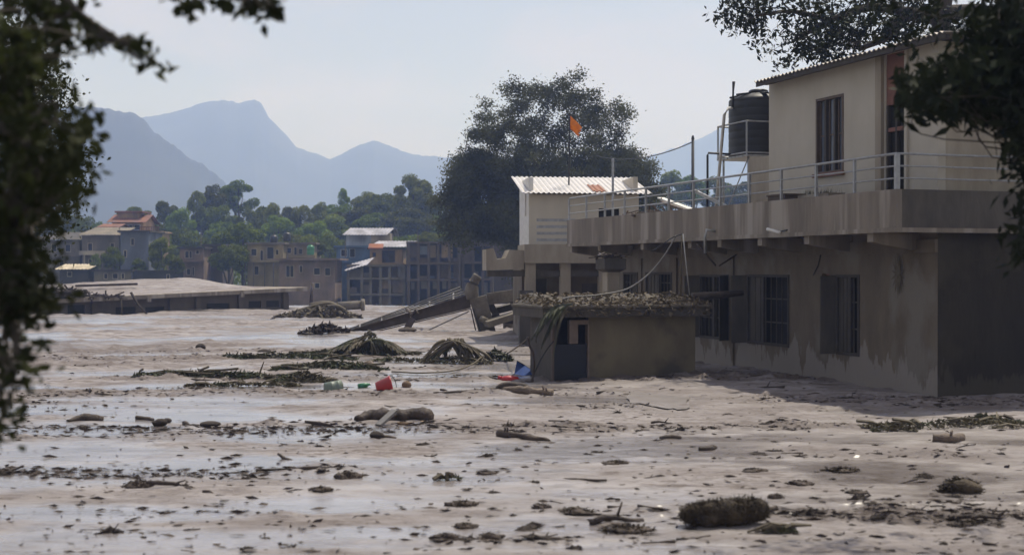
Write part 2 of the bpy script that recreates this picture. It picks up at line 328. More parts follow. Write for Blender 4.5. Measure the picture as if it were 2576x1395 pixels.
PUD = [(1100, 945, 3.2, 1.3), (700, 975, 6, 0.7), (330, 978, 5, 0.6), (1190, 972, 3, 1.0), (520, 1045, 3.2, 1.3), (760, 1085, 3.0, 1.5), (200, 1075, 2.2, 1.6),
       (480, 1170, 3.0, 1.3), (140, 1190, 2.5, 1.0), (250, 1290, 2.4, 0.7), (840, 1270, 2.0, 0.9), (1320, 1185, 1.3, 0.5), (1700, 1365, 1.5, 0.6), (930, 1340, 1.0, 0.4), (120, 1030, 2.0, 1.4), (1830, 1335, 1.1, 0.4)]
PG = [(G(a, b), c, d) for a, b, c, d in PUD]
def churn(x, y):                # bands where the flow left churned, debris-laden mud
    return sstep(-.06, .15, fbm(x * .10 + 3, y * .55, 4, 21))
def wetness(x, y):
    x = np.asarray(x, float); y = np.asarray(y, float)
    wv = sstep(-0.07, 0.11, fbm(x * 0.2, y * 0.42, 5, 31)) * 0.9 * (1 - .75 * churn(x, y))
    e = 2.2 * fbm(x * 0.6, y * 1.1, 4, 5)
    for g, a, b in PG:
        wv = np.maximum(wv, sstep(1.4, 0.1, ((x - g.x) / a) ** 2 + ((y - g.y) / b) ** 2 + e))
    return wv
def mudz(x, y, wv=None):
    x = np.asarray(x, float); y = np.asarray(y, float)
    if wv is None: wv = wetness(x, y)
    ch = churn(x, y)
    wx = x + 2.2 * fbm(x * 0.12, y * 0.12, 2, 44); wy = y + 2.2 * fbm(x * 0.12, y * 0.12, 2, 45)
    far = np.clip(y / 40.0, 0.5, 2.2)
    h = 0.30 * fbm(wx * 0.10, wy * 0.22, 3, 2) * far
    rough = 1 - 0.92 * wv
    rip = fbm(wx * 0.42, wy * 1.0, 4, 8); rip = np.abs(rip) * -1.2 + 0.16
    h = h + rough * (0.22 * rip * far + 0.16 * np.maximum(fbm(wx * 1.1, wy * 2.2, 4, 12) - .02, 0))
    lump_ = np.maximum(fbm(wx * 1.9, wy * 2.9, 3, 61) - .05, 0) + .7 * np.maximum(fbm(wx * 4.2, wy * 5.5, 2, 63) - .09, 0)
    ridge = np.maximum(.055 - np.abs(fbm(wx * .55, wy * 2.4, 3, 66)), 0)
    h = h + (.2 + .8 * ch) * (1 - .85 * wv) * (.40 * lump_ + .9 * ridge)
    ed = 112 + 5 * fbm(x * 0.05, y * 0, 3, 3) * 2
    return h - 6.2 * sstep(0, 16, y - ed)
NR, NC = 880, 820
dv = np.concatenate([np.linspace(5.5, 12.6, 22), 1.0 / np.linspace(1 / 12.9, 1 / 114.0, NR - 46), np.linspace(115, 136, 24)])
uv = np.sinh(np.linspace(-2.0, 2.0, NC)) / np.sinh(2.0) * 1.1
X = np.outer(dv + 2.0, uv); Y = np.repeat(dv[:, None], NC, 1)
W = wetness(X, Y); Z = mudz(X, Y, W)
idx = np.arange(NR * NC).reshape(NR, NC)
quads = np.stack([idx[:-1, :-1], idx[:-1, 1:], idx[1:, 1:], idx[1:, :-1]], -1).reshape(-1, 4)
me = npmesh('mud_flat', np.stack([X, Y, Z], -1).reshape(-1, 3), quads, M['mud'], True)
at = me.attributes.new('wet', 'FLOAT', 'POINT'); at.data.foreach_set('value', W.ravel().astype(np.float32))
at = me.attributes.new('churn', 'FLOAT', 'POINT'); at.data.foreach_set('value', churn(X, Y).ravel().astype(np.float32))
obj('mud_flat', me, M['mud'], kind='structure')
def onmud(x, y): return float(mudz(x, y))
def GM(xd, yd, sink=0.0):
    g = G(xd, yd); return Vector((g.x, g.y, onmud(g.x, g.y) - sink))

# land under and beyond the mud: river bed, far bank, wooded hillside, plain to the horizon
def terr(x, y):
    x = np.asarray(x, float); y = np.asarray(y, float)
    z = -0.9 - 6.6 * sstep(104, 124, y)
    z = z + 4.2 * sstep(178, 196, y)
    hill = 8.5 + 4.0 * np.exp(-((x + 52) / 22) ** 2) + 5.5 * np.exp(-((x + 12) / 26) ** 2) + 3.0 * np.exp(-((x - 40) / 40) ** 2) - 2.5 * sstep(-75, -110, x)
    z = z + hill * sstep(205, 320, y) * (1 - 0.6 * sstep(420, 900, y)) + 2.0 * fbm(x * 0.03, y * 0.03, 3, 51) * sstep(210, 300, y)
    return z
ty = np.concatenate([np.linspace(-300, 0, 4), np.linspace(20, 100, 5), np.linspace(104, 340, 90), np.geomspace(350, 4050, 40)])
tx = np.sinh(np.linspace(-3.2, 3.2, 121)) / np.sinh(3.2) * 4000
X = np.repeat(tx[None, :], len(ty), 0); Y = np.repeat(ty[:, None], len(tx), 1); Z = terr(X, Y)
idx = np.arange(X.size).reshape(X.shape)
quads = np.stack([idx[:-1, :-1], idx[:-1, 1:], idx[1:, 1:], idx[1:, :-1]], -1).reshape(-1, 4)
obj('terrain', npmesh('terrain', np.stack([X, Y, Z], -1).reshape(-1, 3), quads, M['grass'], True), M['grass'], kind='structure')

# ------------------------------------------------------------------ mountains in the haze
def mountain(name, prof, D, depth, seed, jag, label=None):
    px = [p[0] for p in prof]; py = [p[1] for p in prof]
    n = 420; xs = np.linspace(px[0], px[-1], n); ys = np.interp(xs, px, py)
    rows = []
    gx = (xs - CXD) / FD * D; gz = EYE - (ys - HYD) / FD * D
    gz0 = gz.copy(); gz = gz + jag * 2.0 * fbm(gx * 0.02, gx * 0, 5, seed) + jag * 0.7 * fbm(gx * 0.12, gx * 0 + 3, 3, seed + 3)
    ts = np.concatenate([np.linspace(0, 1, 34), np.linspace(1.06, 1.6, 8)])
    for t in ts:
        if t <= 1: k = t ** 1.15
        else: k = 1 - (t - 1) / 0.6
        yy = D - depth * (1 - t)
        spur = fbm(gx * 5 / D + t * 1.1, gx * 1.5 / D + t * 3.4, 3, seed + 9)
        gt = gz0 + (gz - gz0) * float(sstep(.86, 1.0, t if t <= 1 else 1.0))
        z = -12 + (gt + 12) * k * (1 + 0.5 * spur * np.sin(min(t, 1) * math.pi))
        rows.append(np.stack([gx * (yy / D), np.full(n, yy) + 0.25 * depth * spur * (1 - min(t, 1)), z], -1))
    V = np.array(rows); idx = np.arange(len(ts) * n).reshape(len(ts), n)
    q = np.stack([idx[:-1, :-1], idx[:-1, 1:], idx[1:, 1:], idx[1:, :-1]], -1).reshape(-1, 4)
    return obj(name, npmesh(name, V.reshape(-1, 3), q, M['forest'], True), M['forest'], kind='structure')
mountain('hill_ridge', [(-900, 330), (-500, 250), (-150, 238), (130, 258), (175, 262), (240, 270), (300, 276), (340, 284), (372, 300), (390, 325), (430, 366), (470, 396), (510, 420), (542, 446), (575, 480), (640, 520), (760, 570), (950, 620)], 1600, 520, 61, 10)
mountain('mountain', [(-300, 400), (200, 330), (330, 302), (380, 292), (430, 286), (480, 272), (520, 257), (560, 250), (600, 256), (640, 250), (658, 262), (676, 298), (716, 334), (748, 370), (790, 385), (832, 400), (860, 388), (900, 366), (940, 356), (980, 366), (1020, 382), (1060, 393), (1110, 394), (1200, 400), (1300, 430), (1450, 470), (1700, 560)], 2980, 850, 71, 6)
mountain('mountain', [(900, 560), (1300, 440), (1500, 410), (1620, 395), (1700, 372), (1780, 340), (1860, 300), (1960, 262), (2150, 230), (2500, 260), (3200, 380)], 3550, 700, 81, 10)

# the hazy air round camera, town and mountains
hz = MB().box(-4200, 4200, -320, 4200, -13.5, 545)
hm = bpy.data.materials.new('haze_air'); hm.use_nodes = True; hn = hm.node_tree
hn.nodes.remove(hn.nodes['Principled BSDF'])
pv = hn.nodes.new('ShaderNodeVolumePrincipled'); pv.inputs['Color'].default_value = (0.40, 0.55, 1.0, 1)
pv.inputs['Absorption Color'].default_value = (1, 1, 1, 1)
pv.inputs['Density'].default_value = 0.00053; pv.inputs['Anisotropy'].default_value = 0.25
hn.links.new(pv.outputs['Volume'], hn.nodes['Material Output'].inputs['Volume'])
obj('haze', hz, hm, kind='stuff')

# ------------------------------------------------------------------ main house on the right
TH = R(18.98); CB = Vector((8.93, 31.0, 0))
ct, st_ = math.cos(TH), math.sin(TH)
ox, oy = -CB.x * ct - CB.y * st_, CB.x * st_ - CB.y * ct
def onx(xd, yd, x0):           # layout help: (y, z) in house axes on the plane x = x0
    rx, rz = (xd - CXD) / FD, -(yd - HYD) / FD
    dx, dy = rx * ct + st_, -rx * st_ + ct
    t = (x0 - ox) / dx; return oy + t * dy, EYE + t * rz
house = empty('concrete_house', CB, TH, 'two storey concrete house with railed balcony and mud-stained lower wall', 'house')
XW, YW, LEN = 1.32, 0.23, 21.0
def op_lo(x0, x1, y0, y1):     # opening in the lower wall from view extents
    a, zt = onx(x1, y0, XW); b, _ = onx(x0, y0, XW); c = (x0 + x1) / 2
    return [a - YW, b - YW, onx(c, y1, XW)[1], onx(c, y0, XW)[1]]
LO = {'win': op_lo(1880, 1985, 690, 868), 'niche': op_lo(2067, 2086, 688, 733), 'door': op_lo(2104, 2162, 690, 893),
      'far1': op_lo(1760, 1832, 690, 852), 'far2': op_lo(1624, 1690, 684, 762), 'far3': op_lo(1568, 1604, 684, 760)}
mb = MB().wall((XW, YW), (0, 1), (1, 0), LEN - YW - 0.4, -0.8, 3.92, 0.24, list(LO.values()))
obj('wall', mb, M['lowwall'], house)
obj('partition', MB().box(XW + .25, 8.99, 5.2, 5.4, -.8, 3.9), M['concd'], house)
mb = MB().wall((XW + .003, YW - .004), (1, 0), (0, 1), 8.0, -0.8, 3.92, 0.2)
M['endwall_shade'] = mat('shade_painted_wall', (0.030, 0.023, 0.013), (0.016, 0.012, 0.007), 0.9, 1.1, (1, 1, .3), .4, 9, c3=(0.042, 0.033, 0.020), s3=.7, tide=(.7, 1.1, (0.055, 0.045, 0.031)))  # shade of this end put into its near-black colour; blotches and silt are stains
obj('wall', mb, M['endwall_shade'], house, label='end wall under the balcony, shade painted into its dark colour')
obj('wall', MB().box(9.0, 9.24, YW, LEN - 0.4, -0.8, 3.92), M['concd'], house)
obj('floor', MB().box(XW + 0.25, 9.0, 5.41, LEN - 0.5, -0.3, 0.25), M['void'], house)
# deck slab, upstand and drip edge
obj('deck_slab', MB().box(0.16, 9.4, 0.16, LEN - 0.05, 3.96, 4.6), M['conc'], house)
def noisy_panel(x0, x1, y0, y1, z0, z1):
    m_ = MB().box(x0, x1, y0, y1, z0, z1); return m_
obj('parapet', noisy_panel(0, 0.16, 0, LEN, 3.98, 4.87), M['conc'], house)
obj('parapet', MB().box(0.163, 9.6, 0, 0.157, 3.98, 4.87), M['concd'], house, label='end parapet with shade painted into its darker colour')  # darker concrete than the long side: the end's shade is in the colour
obj('drip_edge', MB().box(-0.05, 0.4, -0.02, LEN - 0.02, 3.87, 3.977).box(0.403, 9.6, -0.02, 0.35, 3.87, 3.977), M['conc'], house)
ys_ = [onx(q, 600, 0.1)[0] for q in (2195, 2035, 1917, 1815, 1740, 1620, 1512, 1440)]
for q in ys_:
    p = MB().prism([(0.02, q - 0.12, 3.868), (0.02, q - 0.12, 3.66), (0.35, q - 0.12, 3.60), (XW, q - 0.12, 3.46), (XW, q - 0.12, 3.868)], (0, 0.24, 0))
    obj('bracket', p, M['conc'], house)
obj('edge_beam', MB().box(XW - 0.08, XW - 0.003, YW, LEN - 0.5, 3.40, 3.72), M['lowwall'], house)
# stained runs and rain spout on the parapet
# railing
rail = obj('railing', MB().tube([(0.07, 0.07, 5.70), (0.07, LEN - 0.1, 5.70)], 0.032, 10), M['rail'], house, True)
for z in (5.415, 5.13):
    obj('rail', MB().tube([(0.07, 0.07, z), (0.07, LEN - 0.1, z)], 0.022, 8), M['rail'], rail, True)
for z in (5.70, 5.415, 5.13):
    obj('rail', MB().tube([(0.10, 0.07, z), (9.3, 0.07, z)], 0.03 if z > 5.6 else 0.022, 8), M['rail'], rail, True)
for k in range(13):
    q = 0.07 + 1.74 * k
    s = 0.05 if k == 0 else 0.032
    obj('post', MB().box(0.07 - s, 0.07 + s, q - s, q + s, 4.87, 5.69), M['rail'], rail)
for q in (4.2, 6.6, 9.0): obj('post', MB().box(q - .03, q + .03, 0.04, 0.10, 4.87, 5.69), M['rail'], rail)
# upper room
UZ0, UZ1, UL = 4.6, 8.42, 7.9
def op_up(x0, x1, y0, y1):
    a, _ = onx(x1, y0, XW); b, _ = onx(x0, y0, XW); c = (x0 + x1) / 2
    return [a - YW, b - YW, onx(c, y1, XW)[1], onx(c, y0, XW)[1]]
wu = op_up(2052, 2121, 243, 436); du = op_up(2226, 2274, 150, 500); du[2] = 4.62; du[3] = 8.40
obj('upper_wall', MB().wall((XW, YW), (0, 1), (1, 0), UL, UZ0, UZ1, 0.22, [wu, du]), M['cream'], house)
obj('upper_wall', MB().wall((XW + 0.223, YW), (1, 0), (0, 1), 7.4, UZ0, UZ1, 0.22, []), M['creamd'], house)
obj('upper_wall', MB().box(XW + 0.223, 8.9, YW + UL - 0.22, YW + UL, UZ0, UZ1), M['cream'], house)
obj('upper_wall', MB().box(8.72, 8.9, YW + 0.23, YW + UL - 0.23, UZ0, UZ1), M['cream'], house)
lw = onx(1881, 400, XW)[0]
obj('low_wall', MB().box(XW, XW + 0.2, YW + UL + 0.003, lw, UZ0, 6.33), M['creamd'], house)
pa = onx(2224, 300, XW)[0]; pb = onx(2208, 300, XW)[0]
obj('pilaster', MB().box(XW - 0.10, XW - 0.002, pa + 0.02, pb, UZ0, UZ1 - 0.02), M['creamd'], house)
pc = onx(2280, 300, XW)[0]
obj('pilaster', MB().box(XW - 0.07, XW - 0.002, pc - 0.08, pc + 0.02, UZ0, UZ1 - 0.02), M['cream'], house)
# tall three-leaf window
win = obj('window', MB().box(XW + 0.10, XW + 0.14, YW + wu[0], YW + wu[1], wu[2], wu[3]), M['glassb'], house)
a, b = YW + wu[0], YW + wu[1]
fr = MB()
for q in (a, b - 0.07): fr.box(XW - 0.02, XW + 0.09, q, q + 0.07, wu[2], wu[3])
fr.box(XW - 0.02, XW + 0.09, a + 0.07, b - 0.07, wu[3] - 0.07, wu[3]).box(XW - 0.02, XW + 0.09, a + 0.07, b - 0.07, wu[2], wu[2] + 0.07)
obj('frame', fr, M['frame'], win)
for k in (1, 2):
    q = a + (b - a) * k / 3; obj('mullion', MB().box(XW + 0.0, XW + 0.095, q - 0.045, q + 0.045, wu[2] + .07, wu[3] - .07), M['framedk'], win)
for k in range(3):
    q0 = a + (b - a) * k / 3 + 0.09; q1 = a + (b - a) * (k + 1) / 3 - 0.09
    obj('sash', MB().box(XW + 0.06, XW + 0.094, q0, q0 + 0.04, wu[2] + 0.09, wu[3] - 0.09).box(XW + 0.06, XW + 0.094, q1 - 0.04, q1, wu[2] + 0.09, wu[3] - 0.09).box(XW + 0.06, XW + 0.094, q0 + 0.04, q1 - 0.04, 6.62, 6.66), M['frame'], win)
obj('sill', MB().box(XW - 0.09, XW - 0.022, a - 0.08, b + 0.08, wu[2] - 0.08, wu[2] + 0.02), M['redpanel'], win)
# balcony door bay with red-brown head panel
a, b = YW + du[0], YW + du[1]; zt = onx(2250, 262, XW)[1]
dr = obj('door', MB().box(XW + 0.12, XW + 0.16, a, b, 4.62, zt), M['glass'], house)
obj('head_panel', MB().box(XW + 0.04, XW + 0.16, a, b, zt + 0.003, 8.40), M['redpanel'], dr)
for q in (a, (a + b) / 2 - 0.04, b - 0.07): obj('frame', MB().box(XW + 0.03, XW + 0.115, q, q + 0.07, 4.62, zt), M['framedk'], dr)
obj('crossbar', MB().box(XW + 0.035, XW + 0.117, a + .075, b - .075, 6.45, 6.55), M['redpanel'], dr)
# roof sheet of the upper room
e0 = onx(1900, 200, 0.85)[0]
rz0, rise = 8.46, 0.05
rf = obj('roof', MB().corr((0.80, YW - 0.9, rz0), (0, 1, 0), (1, 0, rise), e0 - YW + 0.9, 8.8, 0.2, 0.03, 0.02), M['tin'], house)
obj('rafter', MB().box(0.95, 1.05, YW - 0.8, e0 - 0.3, 8.33, 8.42), M['framedk'], rf)
obj('fascia_board', MB().box(0.84, 0.88, YW - 0.88, e0 - 0.02, 8.31, 8.45), M['framedk'], rf)
# lower windows
def barred(op, mt_leaf, split=None, bars=6, sh=None, leafs=None):
    a, b, z0, z1 = YW + op[0], YW + op[1], op[2], op[3]
    wn = obj('window', MB().box(XW + 0.17, XW + 0.20, a, b, z0, z1), M['glass'], house)
    f = MB()
    for q in (a, b - 0.07): f.box(XW - 0.025, XW + 0.09, q, q + 0.07, z0, z1)
    f.box(XW - 0.025, XW + 0.09, a + .07, b - .07, z1 - 0.08, z1).box(XW - 0.025, XW + 0.09, a + .07, b - .07, z0, z0 + 0.08)
    obj('frame', f, M['framedk'], wn)
    if split:
        q = a + (b - a) * split; obj('mullion', MB().box(XW - 0.01, XW + 0.095, q - 0.05, q + 0.05, z0 + .08, z1 - .08), M['framedk'], wn)
    for k in range(bars):
        q = a + 0.12 + (b - a - 0.24) * k / max(bars - 1, 1)
        obj('bar', MB().tube([(XW + 0.02, q, z0 + .06), (XW + 0.02, q, z1 - .06)], 0.016, 6), M['shutter'], wn)
    if sh:
        obj('shutter', MB().box(XW + 0.03, XW + 0.075, a + (b - a) * sh[0], a + (b - a) * sh[1], z0 + .09, z1 - .09), mt_leaf, wn)
    for z in (z0 + (z1 - z0) * .33, z0 + (z1 - z0) * .66): obj('cross_bar', MB().box(XW + .035, XW + .05, a + .07, b - .07, z - .02, z + .02), M['shutter'], wn)
    if leafs:
        for q, sg in leafs:
            yq = a if q == 0 else b
            obj('open_shutter', MB().hexa([(XW - .03, yq, z0 + .02), (XW - .03, yq + .04, z0 + .02), (XW - .42, yq + .04 + sg, z0 + .0), (XW - .42, yq + sg, z0 + .0), (XW - .03, yq, z1 - .02), (XW - .03, yq + .04, z1 - .02), (XW - .42, yq + .04 + sg, z1 - .04), (XW - .42, yq + sg, z1 - .04)]), M['shutter'], wn)
    return wn
barred(LO['win'], M['shutter'], 0.62, 8, (0.66, 0.97), [(1, .22)])
barred(LO['door'], M['shutter'], 0.42, 6, (0.47, 0.96), [(1, .12)])
barred(LO['far1'], M['shutter'], 0.5, 8, None, [(0, -.2), (1, .25)])
barred(LO['far2'], M['shutter'], 0.5, 8, (0.5, 0.95))
barred(LO['far3'], M['shutter'], 0.5, 6, (0.05, 0.5))
n0 = LO['niche']
obj('niche', MB().box(XW + 0.12, XW + 0.15, YW + n0[0], YW + n0[1], n0[2], n0[3]), M['redpanel'], house)
# drifts of mud climbing the wall foot
for q in (onx(1842, 800, XW)[0], onx(1700, 800, XW)[0], onx(1612, 800, XW)[0]):
    obj('pilaster', MB().box(XW - 0.06, XW - 0.003, q - 0.13, q + 0.13, -0.3, 3.39), M['lowwall'], house)
# conduit, tube lamp, spout, dried star ornament
c0 = onx(2065, 640, XW)[0]
obj('conduit', MB().tube([(XW - 0.02, c0, 3.4), (XW - 0.03, c0 + 0.12, 3.1), (XW - 0.03, c0 + 0.35, 2.85)], 0.015, 6), M['cable'], house, True)
l0, lz = onx(1960, 580, -0.05)
lamp = obj('tube_lamp', MB().tube([(-0.22, l0 + 0.35, lz + 0.05), (-0.14, l0 - 0.18, lz - 0.06)], 0.045, 10), M['white'], house, True)
obj('lamp_arm', MB().tube([(-0.15, l0 - 0.1, lz - 0.04), (0.02, l0 - 0.35, lz + 0.02)], 0.02, 6), M['cable'], lamp)
s0, sz = onx(1790, 590, -0.05)
obj('spout', MB().tube([(0.0, s0 - .1, sz + 0.1), (-0.28, s0 - .1, sz + 0.14), (-0.32, s0 - .08, sz - 0.1), (-0.28, s0 - .04, sz - 0.55)], 0.045, 8), M['galv'], house, True)
t0, tz = onx(2261, 690, XW)
orn = MB()
for k in range(7):
    an = math.pi * (k / 7) + 0.2; L_ = 0.52 if k != 3 else 0.62
    d = Vector((0, math.cos(an) * 0.55, math.sin(an))) * L_; sd = Vector((0, -math.sin(an), math.cos(an))) * 0.045
    c = Vector((XW - 0.03 - 0.004 * k, t0, tz))
    orn.prism([c - d, c - d * 0.3 + sd, c + d * 0.3 + sd, c + d, c + d * 0.3 - sd, c - d * 0.3 - sd], (0.003, 0, 0))
obj('wall_ornament', orn, M['fronddry'], house)
# clutter on the deck
def deck(x, y): return CB + Matrix.Rotation(TH, 3, 'Z') @ Vector((x, y, 0))
def D3(x, y, z): v = deck(x, y); v.z = z; return v
def plank(name, a, b, wd, h, mt, label, cat, group=None):
    a = Vector(a); b = Vector(b); c = (a + b) / 2; c.z = min(a.z, b.z)
    return obj(name, MB().bar(a - c, b - c, wd, h), mt, None, label=label, cat=cat, group=group, loc=c)
plank('board', D3(1.0, 11.2, 4.66), D3(0.75, 14.3, 5.40), 0.26, 0.04, M['white'], 'white board leaning on the balcony railing below the water tank', 'board')
plank('timber', D3(0.55, 10.9, 4.66), D3(0.45, 13.6, 5.22), 0.12, 0.08, M['woodlt'], 'brown timber lying aslant behind the balcony railing', 'timber')
plank('pipe', D3(0.8, 8.9, 4.66), D3(0.35, 11.0, 5.45), 0.09, 0.09, M['galv'], 'grey pipe leaning on the railing beside the low cream wall', 'pipe')
o_ = empty('planter', D3(0.36, 3.98, 4.60), TH, 'low mossy trough of weeds on the balcony below the tall window', 'planter')
obj('trough', MB().box(0.0, 0.5, -0.55, 0.95, 0.0, 0.38), M['conc'], o_)
wv = MB()
for k in range(120):
    q = Vector((rnd.uniform(0.02, 0.48), rnd.uniform(-0.5, 0.9), 0.37)); h = rnd.uniform(0.05, 0.22); s = rnd.uniform(-.06, .06)
    wv.add([q, q + Vector((s + .03, .02, h)), q + Vector((0.03, .03, 0))], [(0, 1, 2)])
obj('weeds', wv, M['leaf'], o_, kind='stuff')
obj('crate', MB().box(-.3, .3, -.45, .45, 0, .42).box(-.33, .33, -.48, .48, .421, .47), M['frame'], None, label='brown crate on the balcony floor by the cream wall', cat='crate', loc=D3(0.62, 6.0, 4.60), rz=TH)
hp = MB()
for k in range(46):
    q = Vector((rnd.gauss(0, .35), rnd.gauss(0, .9), rnd.uniform(0.02, .42))); d = Vector((rnd.gauss(0, .2), rnd.gauss(0, .45), rnd.gauss(0, .12)))
    hp.bar(q - d, q + d, rnd.uniform(.03, .09), rnd.uniform(.02, .05))
obj('debris_pile', hp, M['woodlt'], None, label='heap of broken timber on the balcony beyond the tank', cat='debris', loc=D3(0.95, 15.4, 4.60), rz=TH)

# water tank on its stand
tk = D3(2.45, 10.75, 0); SZ = 6.52
stand = empty('tank_stand', (tk.x, tk.y, 4.6), TH, 'grey steel pipe stand carrying the black water tank', 'stand')
for sx in (-.8, .8):
    for sy in (-.8, .8): obj('leg', MB().tube([(sx, sy, 0), (sx, sy, SZ - 4.6 - .05)], 0.035, 8), M['rail'], stand, True)
dk = MB()
for k in range(8): dk.box(-.95, .95, -.95 + k * .245, -.95 + k * .245 + .2, SZ - 4.6 - .06, SZ - 4.6)
obj('platform', dk, M['rail'], stand)
gd = MB()
for z in (SZ - 4.6 + 0.06, SZ - 4.6 + 1.02):
    pts = [(-.93, -.93, z), (.93, -.93, z), (.93, .93, z), (-.93, .93, z), (-.93, -.93, z)]
    for i in range(4): gd.tube([pts[i], pts[i + 1]], 0.028, 6)
for sx in (-.93, .93):
    for sy in (-.93, .93): gd.tube([(sx, sy, SZ - 4.6 - .05), (sx, sy, SZ - 4.6 + 1.03)], 0.028, 6)
obj('guard_rail', gd, M['rail'], stand)
obj('brace', MB().tube([(-.8, -.8, 0.05), (.8, -.8, SZ - 4.7)], .02, 6).tube([(-.8, .8, 0.05), (-.8, -.8, SZ - 4.7)], .02, 6), M['rail'], stand)
tank = empty('water_tank', (tk.x, tk.y, SZ), TH, 'black ribbed plastic water tank on a pipe stand', 'tank')
pr = [(0.91, 0.0), (0.93, 0.04)]
for k in range(7):
    z = 0.1 + k * 0.235; pr += [(0.93, z), (0.93, z + 0.17), (0.925, z + 0.19), (0.925, z + 0.215)]
pr += [(0.93, 1.74), (0.91, 1.80), (0.62, 1.92), (0.34, 2.0), (0.05, 2.01)]
obj('body', MB().lathe(pr, 36), M['black'], tank, True)
obj('lid', MB().lathe([(0.30, 1.98), (0.31, 2.08), (0.25, 2.12), (0.03, 2.13)], 20), M['black'], tank, True)
for k in range(6):
    an = k * math.pi / 3 + .3; c, s = math.cos(an), math.sin(an)
    obj('shoulder_rib', MB().bar((c * .42, s * .42, 1.985), (c * .91, s * .91, 1.91), 0.16, 0.05), M['black'], tank)
ip = empty('water_pipe', (tk.x - .95 * ct, tk.y - .95 * st_, 4.6), TH, 'white supply pipe climbing beside the black tank', 'pipe')
obj('riser', MB().tube([(-.62, -.1, 0), (-.28, -.05, 3.2), (-.12, -.02, 3.42), (0.1, 0.0, 3.44)], 0.05, 8), M['white'], ip, True)
obj('vent', MB().tube([(0.02, -.05, 3.45), (0.03, -.05, 3.95), (0.05, -.05, 4.25)], [.035, .03, .05], 8), M['cable'], ip, True)
obj('outlet', MB().tube([(0.1, 0.1, 2.0), (-.75, .1, 2.02), (-.78, .1, 1.95), (-.78, .1, 0)], 0.035, 8), M['cable'], ip, True)

# ------------------------------------------------------------------ cream house with white tin roof behind
d2 = 57.0
h2p = P(1331, 700, d2); h2 = empty('cream_house', (h2p.x, h2p.y, 0), R(6), 'cream house with white tin roof and balcony behind the railed deck', 'house')
hx = 4.75
z_e = P(0, 489, d2).z; z_s = P(0, 617, d2).z; z_sb = P(0, 662, d2).z
obj('wall', MB().wall((0, 0), (1, 0), (0, 1), hx, z_s, z_e, 0.2, [(3.0, 3.9, z_s + .2, z_s + 1.6)]), M['cream'], h2)
obj('wall', MB().wall((0, 0.203), (0, 1), (1, 0), 3.6, z_s - .2, z_e + 0.75, 0.2, [(0.9, 1.3, z_s + 1.3, z_s + 2.6)]), M['white'], h2)
obj('wall', MB().box(hx - .2, hx, 0.203, 3.8, z_s, z_e + .8).box(0.203, hx - .203, 3.6, 3.8, z_s, z_e + .8), M['cream'], h2)
obj('window', MB().box(0.08, 0.1, 1.1, 1.5, z_s + 1.3, z_s + 2.6), M['frame'], h2)
obj('window', MB().box(3.0, 3.9, .1, .13, z_s + .2, z_s + 1.6), M['glass'], h2)
r2 = obj('roof', MB().corr((-0.35, -0.35, z_e + .04), (1, 0, 0), (0, 1, .22), hx + 0.9, 4.6, .22, .03, .015), M['tinw'], h2)
obj('patch_sheet', MB().corr((2.75, -.1, z_e + .14), (1, 0, 0), (0, 1, .22), 0.6, 1.8, .22, .03, .012), M['rust'], r2)
obj('balcony', MB().box(-0.5, hx - .6, -2.6, 0.0 - .003, z_sb, z_s), M['creamd'], h2)
for k in range(4):
    z = z_s + 0.12 + .27 * k
    obj('balcony_slat', MB().box(0.0, 1.6, -2.55, -2.49, z, z + .12), M['rail'], h2)
bs = MB()
bs.prism([(-2.05, -2.4, z_sb - .3), (-.503, -2.4, z_sb - .25), (-.503, -2.4, z_s - .25), (-1.1, -2.4, z_s - .22), (-1.25, -2.4, z_s - .55), (-1.6, -2.4, z_s - .6), (-1.75, -2.4, z_s - .15), (-2.05, -2.4, z_s - .2)], (0, 1.9, 0))
obj('broken_slab_end', bs, M['creamd'], h2, label='broken end of the balcony slab with a notch')
obj('slab_beam', MB().box(-2.0, hx - .7, -2.3, -1.9, z_sb - .55, z_sb - .305), M['concd'], h2)
for x, y_, mt_ in ((-.45, -2.5, 'creamd'), (1.0, -2.45, 'creamd'), (2.6, -2.45, 'creamd'), (4.0, -2.2, 'creamd')):
    obj('column', MB().box(x, x + .42, y_, y_ + .42, -0.8, z_sb - .003), M[mt_], h2)
obj('lower_wall', MB().wall((-.3, .2), (1, 0), (0, 1), hx + .3, -.8, z_sb + .2, .2, [(0.5, 1.1, .9, 2.6), (2.6, 3.9, .9, 2.4)]), M['lowwall'], h2)
obj('lower_wall', MB().box(-.3, -.1, .403, 3.8, -.8, z_sb + .2), M['lowwall'], h2)
obj('lower_wall', MB().box(-.1 + .003, hx, 3.6, 3.8, -.8, z_sb + .2), M['concd'], h2)
obj('stair_post', MB().box(-.75, -.2, -3.1, -2.62, -.8, P(0, 730, d2 - 2.8).z), M['concd'], h2, label='dark muddy post at the foot of the balcony')
# flag and pole, other poles
fp = P(1430, 500, 59.0)
fl = empty('flag', (fp.x, fp.y, z_e + .45), 0, 'orange triangular flag on a thin pole above the white tin roof', 'flag')
zf = P(0, 290, 59).z - (z_e + .45)
obj('pole', MB().tube([(0, 0, -.2), (0.03, 0, zf * .5), (0.05, 0, zf + .1)], [.04, .035, .03], 6), M['cable'], fl)
V_, F_ = [], []
tri = [Vector((0.05, 0, zf)), Vector((.05, 0, zf - .58)), Vector((.56, 0, zf - .50)), Vector((.44, 0, zf - .98))]
for i in range(10):
    u = i / 9; top = tri[0].lerp(tri[2], u); bot = tri[1].lerp(tri[3], u)
    for j in range(9):
        v = j / 8; q = top.lerp(bot, v); q.y += .075 * math.sin(u * 8 + v * 2.2) * u ** .5 + .03 * math.sin(v * 9); q.x += .03 * math.sin(v * 7) * u + (.05 * math.sin(j * 2.3) if i == 9 else 0); V_.append(q)
